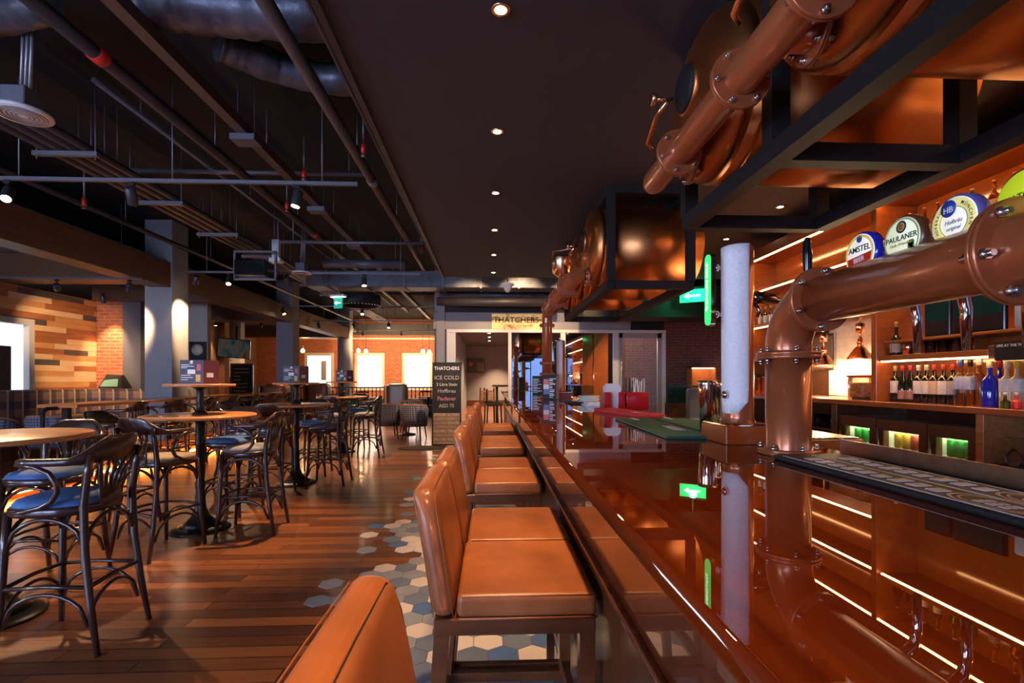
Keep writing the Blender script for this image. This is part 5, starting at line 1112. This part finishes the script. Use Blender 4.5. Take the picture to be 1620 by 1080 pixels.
for sx in (-1, 1):
    for sy in (-1, 1): MB().tube([(sx * .18, sy * .18, 1.15 if sy < 0 else .66), (sx * .2, sy * .2, 0)], .02, 8).build('leg', 'dwood', t)
# niches in the dull brick wall, low bench below
for i, (u0, u1, lb) in enumerate(((1091, 1131, 'orange-lit wooden niche box on the dull brick wall left of the frosted column'),)):
    a = py(u0, 580, 12.1); b = py(u1, 615, 12.1)
    t = thing('niche_box', lb, 'niche', ((a.x + b.x) / 2, 12.1, b.z))
    z0, z1 = b.z, a.z; w = .03
    MB().box((a.x, 12.02, z0), (a.x + w, 12.3, z1)).box((b.x - w, 12.02, z0), (b.x, 12.3, z1)).box((a.x, 12.02, z1 - w), (b.x, 12.3, z1)).box((a.x, 12.02, z0), (b.x, 12.3, z0 + w)).box((a.x, 12.28, z0), (b.x, 12.298, z1)).build('lining', 'oak', t, world=True)
    MB().box((a.x + .05, 12.06, z1 - w - .015), (b.x - .05, 12.09, z1 - w)).build('led_strip', 'led', t, world=True)
a = py(1088, 640, 11.6); t = thing('grey_bench', 'dark grey upholstered bench back below the niche on the dull brick wall', 'bench', (a.x + .7, 11.6, 0))
MB().rbox((a.x, 11.55, .4), (a.x + 1.5, 11.75, 1.15), .05, 3).build('backrest', 'darkgrey', t, world=True, wn=True); MB().rbox((a.x, 11.0, .1), (a.x + 1.5, 11.6, .46), .05, 3).build('seat', 'darkgrey', t, world=True, wn=True); MB().box((a.x + .05, 11.05, 0), (a.x + 1.45, 11.55, .1)).build('plinth', 'black', t, world=True)
# ================================================================== CEILING SERVICES
MT['beamgrey'] = pbr('brown_black_metal', (.075, .055, .050), .5)
MT['spotgrey'] = pbr('spot_graphite', (.045, .045, .055), .4, metal=.3)
CZ = 4.3
SPOTS = []
def track(Y, z, u0, u1, heads, label, cord=True):
    a, b = py(u0, 400, Y), py(u1, 400, Y)
    t = thing('lighting_track', label, 'light track', ((a.x + b.x) / 2, Y, z), 0, 'ceiling light tracks')
    MB().box((a.x, Y - .018, z - .015), (b.x, Y + .018, z + .018)).build('rail', 'tray', t, world=True)
    n = max(2, int((b.x - a.x) / 1.6) + 1)
    for k in range(n):
        x = a.x + .35 + (b.x - a.x - .7) * k / (n - 1); MB().cyl((x, Y, z + .018), (x, Y, CZ), .006, n=6).build('hanger_rod', 'rod', t, world=True)
    for u, tgt, on, lb in heads:
        p = py(u, 400, Y); spot((p.x, Y, z - .02), tgt, on, lb)
def spot(p, tgt, on, label, energy=250, s=1.0):
    p = Vector(p); d = (Vector(tgt) - p).normalized(); t = thing('track_spotlight', label, 'spotlight', p, 0, 'black track spotlights')
    c = Vector((0, 0, -.13 * s)); h0 = c - d * .085 * s; h1 = c + d * .085 * s
    MB().box((-.03, -.015, -.03), (.03, .015, 0)).tube([(0, 0, -.02), (0, 0, -.07 * s), c + Vector((0, 0, .02))], .010, 8).build('bracket', 'blackmetal', t)
    MB().tube([h0, h0 + d * .01, h1 - d * .004, h1], [.036 * s, .046 * s, .046 * s, .044 * s], 20).build('head', 'spotgrey', t)
    MB().tube([h1 - d * .002, h1 + d * .001], .039 * s, 20).build('lens', 'lamp' if on else 'darkglass', t)
    if on:
        l = light('spot_lamp', 'SPOT', p + h1 + d * .02, energy, (1, .62, .32), spot_size=1.0, spot_blend=.7, shadow_soft_size=.04); aim(l, tgt); SPOTS.append(l)
track(5.0, 3.31, -30, 566, [(12, (-3.6, 3.2, 1.0), True, 'graphite spotlight at the left end of the nearest light track'), (208, (-4.2, 7, .5), False, 'graphite spotlight hanging straight down, second on the nearest light track'), (470, (-2.3, 4.6, .8), True, 'lit graphite spotlight, third on the nearest light track')], 'nearest horizontal light track across the black ceiling')
track(9.3, 3.33, 296, 664, [(310, (-5.80, 9.7, 2.45), True, 'round-headed spotlight at the left end of the second light track'), (362, (-4.2, 7.5, .5), True, 'tilted lit spotlight second from the left on the second light track'), (455, (-3.3, 11, 1), False, 'dark spotlight third on the second light track'), (576, (-2.0, 8.4, .3), True, 'lit spotlight near the right end of the second light track')], 'second light track, level with the first pillar')
track(14.0, 3.40, 438, 692, [(448, (-4.2, 13, .3), True, 'lit spotlight beside the second pillar on the third light track'), (573, (-3, 12, .5), True, 'lit spotlight in the middle of the third light track')], 'third light track, level with the second pillar')
track(16.6, 3.30, 495, 690, [(504, (-5.2, 18.5, .5), True, 'lit spotlight right of the second pillar on the fourth light track'), (560, (-4, 22, 1.5), True, 'lit spotlight left of the third pillar on the fourth light track'), (615, (-3.2, 15.4, .9), True, 'lit spotlight right of the third pillar on the fourth light track')], 'fourth light track between second and third pillars')
track(20.0, 3.32, 560, 690, [(574, (-5.5, 24.4, 2.2), True, 'lit spotlight over the middle back window on the last light track'), (635, (-3.5, 24.4, 2.2), True, 'lit spotlight between the two right back windows on the last light track')], 'last light track close to the back brick wall')
track(8.6, 3.06, -40, 226, [(90, (-8.65, 10.6, 2.1), True, 'lit spotlight shining on the board wall, left one of two'), (205, (-6.6, 9.35, 2.3), True, 'lit spotlight just left of the first pillar')], 'light track under the veneered cross beam in the left bay')
spot((py(163, 480, 10.9).x, 10.9, 3.2), (-8.4, 11.4, 1.6), True, 'lit spotlight in front of the orange brick return left of the first pillar')
for u, Y, tg, lb in ((329, 14.4, (-9.3, 15, 1.8), 'lit spotlight under the left bay ceiling, first past the first pillar'), (341, 17.0, (-9.2, 17, 2), 'small lit spotlight above the left edge of the television'), (413, 17.6, (-9, 19, 1.6), 'small lit spotlight above the right side of the television')):
    p = py(u, 500, Y); spot((p.x, Y, 3.38), tg, True, lb)
for l in SPOTS:
    if l.location.y > 19: l.data.energy = 300; l.data.spot_size = 1.7
for l in SPOTS:
    if l.location.x < -6.2: l.data.energy = 130
# recessed downlights along the soffit
for k in range(8):
    y = .04 + 1.2 * k
    t = thing('downlight', 'recessed downlight in the charcoal soffit, %s from the far end' % ORD[7 - k], 'downlight', (.05, y, 3.185), 0, 'downlights in the soffit')
    MB().lathe([(.030, -.001), (.044, -.004), (.048, .001), (.046, .005), (.030, .005), (.030, -.001)], (0, 0, 0), 28, caps=False).build('trim_ring', 'copperlamp', t)
    MB().lathe([(0, .001), (.031, .001), (.031, .003), (0, .003)], (0, 0, 0), 24).build('lamp_face', 'lamp', t)
    light('downlight_lamp', 'SPOT', (.05, y, 3.17), 120, (1, .58, .27), spot_size=.95, spot_blend=1.0, shadow_soft_size=.04)
# second row of downlights over the bar staff's aisle, and the lounge row beyond the doorway
for k in range(7):
    y = .30 + 1.2 * k
    t = thing('downlight', 'recessed downlight over the staff aisle before the back bar, %s from the far end' % ORD[6 - k], 'downlight', (3.05, y, 3.185), 0, 'downlights over the staff aisle')
    MB().lathe([(.030, -.001), (.044, -.004), (.048, .001), (.046, .005), (.030, .005), (.030, -.001)], (0, 0, 0), 28, caps=False).build('trim_ring', 'copperlamp', t)
    MB().lathe([(0, .001), (.031, .001), (.031, .003), (0, .003)], (0, 0, 0), 24).build('lamp_face', 'lamp', t)
    light('aisle_lamp', 'SPOT', (3.05, y, 3.17), 42, (1, .58, .27), spot_size=1.9, spot_blend=.9, shadow_soft_size=.04)
for k, y in enumerate((17.2, 18.8, 20.6, 22.6)):
    t = thing('downlight', 'tiny downlight in the lounge ceiling beyond the doorway, %s from the doorway' % ORD[k], 'downlight', (-.05, y, 3.115), 0, 'downlights in the lounge')
    MB().lathe([(0, 0), (.05, 0), (.05, .004), (0, .004)], (0, 0, 0), 20).build('lamp_face', 'lamp', t)
    light('lounge_lamp', 'SPOT', (-.05, y, 3.10), 420, (1, .66, .40), spot_size=2.0, spot_blend=.9, shadow_soft_size=.05)
light('lounge_wall_fill', 'SPOT', (.35, 24.9, 3.05), 600, (1, .60, .32), spot_size=1.6, spot_blend=.9, shadow_soft_size=.05)  # added spot without a fixture, washes the lounge wall
# added spotlights hidden behind soffit end to brighten sign, glazing frames and A-board
for i, (x, tg, lb) in enumerate(((-.55, (-.85, 10.5, .9), 'added spotlight hidden behind the soffit end, brightening the chalkboard sign'), (.6, (.75, 12.25, 2.3), 'added spotlight hidden behind the soffit end, brightening the first glazing post'), (1.5, (1.9, 12.25, 1.9), 'added spotlight hidden behind the soffit end, brightening the glazing frames'), (-.1, (-1.0, 12.3, 1.9), 'added spotlight hidden behind the soffit end, brightening the white door jamb'))):
    spot((x, 9.15, 3.62), tg, True, lb, 190)
for i, (x, y, e) in enumerate(((7.4, 10.2, 420), (4.9, 7.9, 700))):  # added downlights to brighten the dull brick wall and back bar end panel
    t = thing('downlight', ('added downlight in the black ceiling, brightening the dull brick wall', 'added downlight in the black ceiling, brightening the passage beyond the back bar')[i], 'downlight', (x, y, 4.295), 0, 'added downlights over the passage')
    MB().lathe([(0, 0), (.035, 0), (.035, .004), (0, .004)], (0, 0, 0), 20).build('lamp_face', 'lamp', t)
    light('passage_fill', 'SPOT', (x, y, 4.27), e, (1, .66, .45), spot_size=1.9, spot_blend=.9, shadow_soft_size=.05)
light('lobby_fill', 'POINT', (3.7, 12.75, 2.95), 80, (1, .72, .55), shadow_soft_size=.1)  # added point light without a fixture, brightens the brick behind the door glass
# pendants
for i, (u, v) in enumerate(((479, 554), (567, 554), (579, 555), (669, 555), (679, 556))):
    p = py(u, v, 22.5); light('pendant_lamp', 'POINT', p + Vector((0, .25, .1)), 22, (1, .56, .24), shadow_soft_size=.08); t = thing('pendant_bulb', 'glowing bare pendant bulb in front of the back brick wall, %s from the left' % ORD[i], 'pendant light', p, 0, 'pendant bulbs before the back windows')
    MB().lathe([(0, -.11), (.05, -.10), (.085, -.05), (.08, .0), (.04, .07), (.022, .09)], (0, 0, 0), 16).build('bulb', 'bulb', t); MB().lathe([(.025, .08), (.03, .16), (.012, .17)], (0, 0, 0), 12).cyl((0, 0, .16), (0, 0, CZ - p.z), .008, n=6).build('cord', 'black', t)
# strut brackets carrying the long pipes
for i in range(9):
    y = 5.1 + 1.37 * i
    t = thing('strut_bracket', 'grey strut bar on hanger rods under the long pipes, %s from the camera' % ORD[i], 'bracket', (-4.2, y, 3.58), 0, 'strut bars under the long pipes')
    MB().box((-.31, -.022, 0), (.31, .022, .044)).build('bar', 'tray', t)
    for s in (-1, 1): MB().cyl((s * .28, 0, -.03), (s * .28, 0, CZ - 3.58), .006, n=6).build('hanger_rod', 'rod', t)
def run(name, label, x, z, r, y0, y1, mat='pipe', cat='pipe', square=False, grp=None, couplings=(), mc='rod'):
    t = thing(name, label, cat, (x, (y0 + y1) / 2, z - r), 0, grp)
    if square: MB().box((x - r, y0, z - r), (x + r, y1, z + r)).build('channel', mat, t, world=True)
    else: MB().cyl((x, y0, z), (x, y1, z), r, n=16).build('tube', mat, t, world=True)
    for y in couplings: MB().cyl((x, y - .05, z), (x, y + .05, z), r * 1.18, n=16).build('coupling', mc, t, world=True)
    y = y0 + .6
    while y < y1: MB().cyl((x, y, z + r * .8), (x, y, CZ), .006, n=6).build('hanger_rod', 'rod', t, world=True); y += 2.3
    return t
for i, (dx, r) in enumerate(((-.20, .045), (-.07, .055), (.07, .05), (.20, .04))): run('long_pipe', '%s of four long dark pipes lying on the strut bars, counted from the wall side' % ORD[i], -4.2 + dx, 3.625 + r, r, -2, 20, 'pipe', grp='long pipes on the strut bars')
run('sprinkler_main', 'thick dark sprinkler pipe with a red band near the top left', -2.975, 3.83, .055, -2, 18, 'pipe', couplings=(3.9, 8.5), mc='redpaint')
run('cable_channel', 'square dark cable channel running lengthwise under the black ceiling', -2.43, 3.83, .05, -2, 20, 'beamgrey', 'cable channel', True)
for i, y in enumerate((5.05, 7.1, 9.0)):
    o = MB().rbox((-2.55, y - .09, 3.72), (-2.31, y + .09, 3.78), .004, 1, sm=False).cyl((-2.51, y, 3.78), (-2.51, y, CZ), .006, n=6).cyl((-2.35, y, 3.78), (-2.35, y, CZ), .006, n=6).build('channel_hanger', 'tray')
    tag(o, '%s grey hanger clamp under the square cable channel, counted from the camera' % ORD[i], 'clamp', 'clamps on the cable channel')
run('brown_pipe', 'brown-black pipe running beside the soffit', -1.46, 3.82, .055, -2, 18, 'beamgrey', couplings=(6.2, 3.1))
run('thin_conduit', 'thin conduit between the brown pipe and the soffit', -1.12, 3.7, .022, -2, 12, 'pipe')
run('slim_conduit', 'slim grey conduit left of the sprinkler pipe', -3.55, 4.05, .025, 4.6, 18, 'tray')
run('bay_conduit', 'dark conduit hugging the veneered beam', -5.55, 3.75, .04, -2, 20, 'pipe')
def cross(name, label, Y, z, x0, x1, r, mat, cat='pipe', hang=True):
    t = thing(name, label, cat, ((x0 + x1) / 2, Y, z - r)); MB().cyl((x0, Y, z), (x1, Y, z), r, n=12).build('tube', mat, t, world=True)
    if hang:
        n = max(2, int((x1 - x0) / 1.3))
        for k in range(n): x = x0 + .2 + (x1 - x0 - .4) * k / (n - 1); MB().cyl((x, Y, z + r * .8), (x, Y, CZ), .007, n=6).build('hanger_rod', 'rod', t, world=True)
    return t
cross('cross_conduit', 'grey conduit crossing just beyond the nearest light track', 6.4, 3.98, -4.7, -1.6, .028, 'tray'); cross('cross_conduit', 'grey conduit crossing over the second light track', 8.2, 3.6, -3.4, -.95, .025, 'tray')
cross('cross_pipe', 'thick grey pipe crossing above the long rectangular duct', 10.0, 3.67, -3.3, -1.7, .09, 'duct')
cross('cross_pipe', 'dark pipe crossing under the long rectangular duct', 11.2, 3.12, -1.2, 1.6, .10, 'pipe'); cross('cross_pipe', 'dark pipe crossing ahead of the glazed partition', 11.7, 3.35, -1.2, 2.4, .07, 'duct')
for i, (Y, z) in enumerate(((13.2, 3.95), (15.2, 3.97), (18.2, 3.99))): cross('cross_conduit', '%s grey conduit crossing past the long rectangular duct' % ORD[i], Y, z, -5.6, -1.4, .04, 'tray')
t = thing('rectangular_duct', 'long grey rectangular air duct crossing the ceiling past the soffit end', 'air duct', (-1.2, 10.6, 3.30))
MB().rbox((-3.82, 10.45, 3.30), (2.0, 10.95, 3.64), .012, 1, sm=False).build('duct_body', 'duct', t, world=True)
for x in (-3.4, -2.6, -1.8, -1.0, -.2, .6, 1.4): MB().box((x - .02, 10.43, 3.285), (x + .02, 10.97, 3.655)).build('joint_band', 'tray', t, world=True)
for x in (-3.5, -.6, 1.7): MB().cyl((x, 10.7, 3.655), (x, 10.7, CZ), .008, n=6).build('hanger_rod', 'rod', t, world=True)
def flex(label, pts, r, seed):
    rn = random.Random(seed); P = []; R = []
    V_ = [Vector(p) for p in pts]
    for i in range(len(V_) - 1):
        for k in range(10): P.append(V_[i].lerp(V_[i + 1], k / 10)); R.append(r * (1 + .10 * (rn.random() - .5)))
    P.append(V_[-1]); R.append(r)
    t = thing('foil_duct', label, 'air duct', (sum(p.x for p in P) / len(P), sum(p.y for p in P) / len(P), min(p.z for p in P) - r), 0, 'crumpled foil ducts')
    MB().tube(P, R, 20).build('duct_body', 'flex', t, world=True)
    for q in (.25, .55, .85):
        i = int(q * len(P)); MB().cyl(P[i], P[i] + Vector((0, 0, CZ - P[i].z)), .006, n=6).build('hanger_strap', 'rod', t, world=True)
P3 = lambda u, v, z: pz(u, v, z)
flex('big foil-wrapped round duct crossing above the top left corner', [P3(225, 0, 4.08), P3(300, 8, 4.08), P3(420, 18, 4.08), P3(560, 26, 4.08)], .185, 1)
flex('smaller crumpled foil duct bending towards the soffit edge', [P3(345, 68, 4.05), P3(385, 86, 4.05), P3(440, 108, 4.05), P3(510, 124, 4.05), P3(600, 130, 4.05)], .13, 2)
flex('short grey foil duct in the extreme top left', [P3(-60, 30, 4.0), P3(0, 22, 4.0), P3(70, 4, 4.0)], .13, 3)
# speakers, sprinklers, signs
for i, (u, v, lb) in enumerate(((36, 184, 'white ringed ceiling speaker hanging from conduits at the upper left'), (477, 433, 'white ceiling speaker hanging beside the second light track'))):
    p = pz(u, v, 3.31); t = thing('ceiling_speaker', lb, 'speaker', p, 0, 'hanging ceiling speakers')
    g = MB().lathe([(0, 0), (.17, .004), (.178, .012), (.172, .03), (.10, .045)], (0, 0, 0), 40).build('grille', 'silver', t)
    rg = MB()
    for r in (.04, .065, .09, .115, .14): rg.tube([(r * math.cos(2 * PI * k / 32), r * math.sin(2 * PI * k / 32), .001) for k in range(32)], .0032, 6, closed=True)
    rg.build('grille_rings', 'tray', g)
    MB().rbox((-.085, -.085, .04), (.085, .085, .19), .006, 1, sm=False).build('back_box', 'tray', t)
    for s in (-1, 0, 1): MB().cyl((.02 + s * .03, 0, .19), (.05 + s * .035, 0, CZ - 3.31), .012, n=8).build('conduit', 'rod', t)
for i, (u, v, z, lb) in enumerate(((575, 243, 3.74, 'red sprinkler head beside the soffit edge'), (481, 281, 3.80, 'red sprinkler head on the crossing conduit'), (454, 331, 3.75, 'red sprinkler head beside the third near spotlight'), (133, 327, 3.6, 'red sprinkler head over the veneered beam at left'), (667, 398, 3.78, 'red sprinkler head near the far end of the soffit'))):
    p = pz(u, v, z); t = thing('fire_sprinkler', lb, 'sprinkler', p, 0, 'red sprinkler heads')
    MB().lathe([(.012, 0), (.026, .01), (.026, .09), (.018, .11)], (0, 0, 0), 12).build('cap', 'redpaint', t); MB().cyl((0, 0, .10), (0, 0, CZ - z), .011, n=8).lathe([(0, -.03), (.03, -.028), (.012, -.01), (.008, .0)], (0, 0, 0), 12).build('drop_pipe', 'rod', t)
p = pz(535, 480, 2.96)
t = thing('exit_sign', 'small green exit arrow sign under a white light plate left of the round drum', 'exit sign', (p.x, p.y, 2.86), -.35)
MB().rbox((-.17, -.07, .24), (.17, .07, .28), .006, 1, sm=False).build('light_plate', 'white', t); MB().box((-.15, -.05, .232), (.15, .05, .24)).build('tube', emit('exit_white', (.8, 1, .95), 3), t)
MB().box((-.10, -.01, 0), (.10, .01, .235)).build('panel', emit('exit_green', (.01, .22, .15), .8), t)
MB().box((-.05, -.013, .10), (.07, -.0105, .125)).add([(-.08, -.013, .1125), (-.03, -.013, .155), (-.03, -.013, .07), (-.08, -.0105, .1125), (-.03, -.0105, .155), (-.03, -.0105, .07)], [(0, 1, 2), (5, 4, 3), (0, 3, 4, 1), (1, 4, 5, 2), (2, 5, 3, 0)]).build('arrow', 'whiteglow', t)
MB().cyl((0, 0, .28), (0, 0, .44), .01, n=8).build('rod', 'rod', t)
p = py(1096, 467, 10.2)
t = thing('exit_sign', 'green lit exit sign against the black bulkhead left of the frosted column', 'exit sign', (p.x, p.y, p.z - .14), -.55)
MB().box((-.26, -.02, 0), (.26, .02, .26)).build('panel', emit('exit_green_bright', (.01, .62, .20), 1.1), t); MB().box((-.27, -.03, .26), (.27, .03, .31)).build('housing', 'blackmetal', t)
MB().box((-.10, -.025, .11), (.15, -.021, .145)).add([(-.18, -.025, .1275), (-.08, -.025, .19), (-.08, -.025, .065), (-.18, -.021, .1275), (-.08, -.021, .19), (-.08, -.021, .065)], [(0, 1, 2), (5, 4, 3), (0, 3, 4, 1), (1, 4, 5, 2), (2, 5, 3, 0)]).build('arrow', 'whiteglow', t)
MB().cyl((0, 0, .31), (0, 0, CZ - p.z + .14), .01, n=8).build('rod', 'rod', t)
light('exit_sign_lamp', 'POINT', (p.x - .1, p.y - .25, p.z), 6, (.05, 1, .35), shadow_soft_size=.08)
p = pz(803, 462, 3.05)
t = thing('access_point', 'small white domed ceiling unit hanging past the end of the soffit', 'ceiling unit', p)
MB().lathe([(0, 0), (.03, .0), (.05, .03), (.09, .11), (.13, .14), (.13, .16), (0, .165)], (0, 0, 0), 24).build('dome', 'white', t); MB().cyl((0, 0, .16), (0, 0, CZ - 3.05), .012, n=8).build('rod', 'rod', t)
p = pz(404, 455, 3.06); p = Vector((p.x * .92, p.y * .92, 3.06))
t = thing('projector', 'black boxy projector hung in a frame under the ceiling at the second light track', 'projector', p)
MB().rbox((-.26, -.20, .02), (.26, .20, .30), .02, 2).build('body', 'blackgloss', t, wn=True); m = MB()
for s in (-1, 1): m.box((s * .34 - .015, -.02, 0), (s * .34 + .015, .02, .48))
m.box((-.355, -.02, .46), (.355, .02, .49)).box((-.355, -.02, -.01), (.355, .02, .02)); m.build('hanging_frame', 'tray', t); MB().cyl((0, 0, .49), (0, 0, .52), .02, n=8).build('pole', 'tray', t)
p = pz(570, 484, 3.0)
t = thing('drum_lamp', 'dark round drum hanging from the ceiling with a dotted bright lower rim', 'drum lamp', p)
MB().lathe([(.02, .24), (.42, .24), (.44, .22), (.44, .04), (.42, .0), (.38, .0), (.40, .20), (0, .20)], (0, 0, 0), 40).build('drum', 'blackmetal', t); m = MB()
for k in range(36): m.ball((.43 * math.cos(2 * PI * k / 36), .43 * math.sin(2 * PI * k / 36), .0), .012, 6)
m.build('rim_studs', 'ivory', t)
for s in (-1, 1): MB().cyl((s * .3, .18, .24), (s * .3, .18, CZ - 3.0), .007, n=6).build('rod', 'rod', t)
p = pz(437, 415, 3.42)
t = thing('emergency_light', 'white emergency light box on conduits above the second light track', 'emergency light', p)
MB().rbox((-.10, -.08, 0), (.10, .08, .07), .01, 2).build('base', 'white', t); MB().rbox((-.06, -.05, .07), (.06, .05, .40), .01, 2).build('housing', 'silver', t); MB().cyl((.03, 0, .4), (.03, 0, CZ - 3.42), .018, n=8).cyl((-.03, 0, .4), (-.03, 0, CZ - 3.42), .012, n=8).build('conduit', 'rod', t)
# ------------------------------------------------------------------ world and view
w = bpy.data.worlds.new('world'); SC.world = w; w.use_nodes = True
bg = w.node_tree.nodes['Background']; bg.inputs[0].default_value = (.62, .70, 1, 1); bg.inputs[1].default_value = .12
SC.view_settings.view_transform = 'Standard'; SC.view_settings.look = 'None'; SC.view_settings.gamma = 1; SC.view_settings.use_curve_mapping = False
SC.view_settings.exposure = 1.03
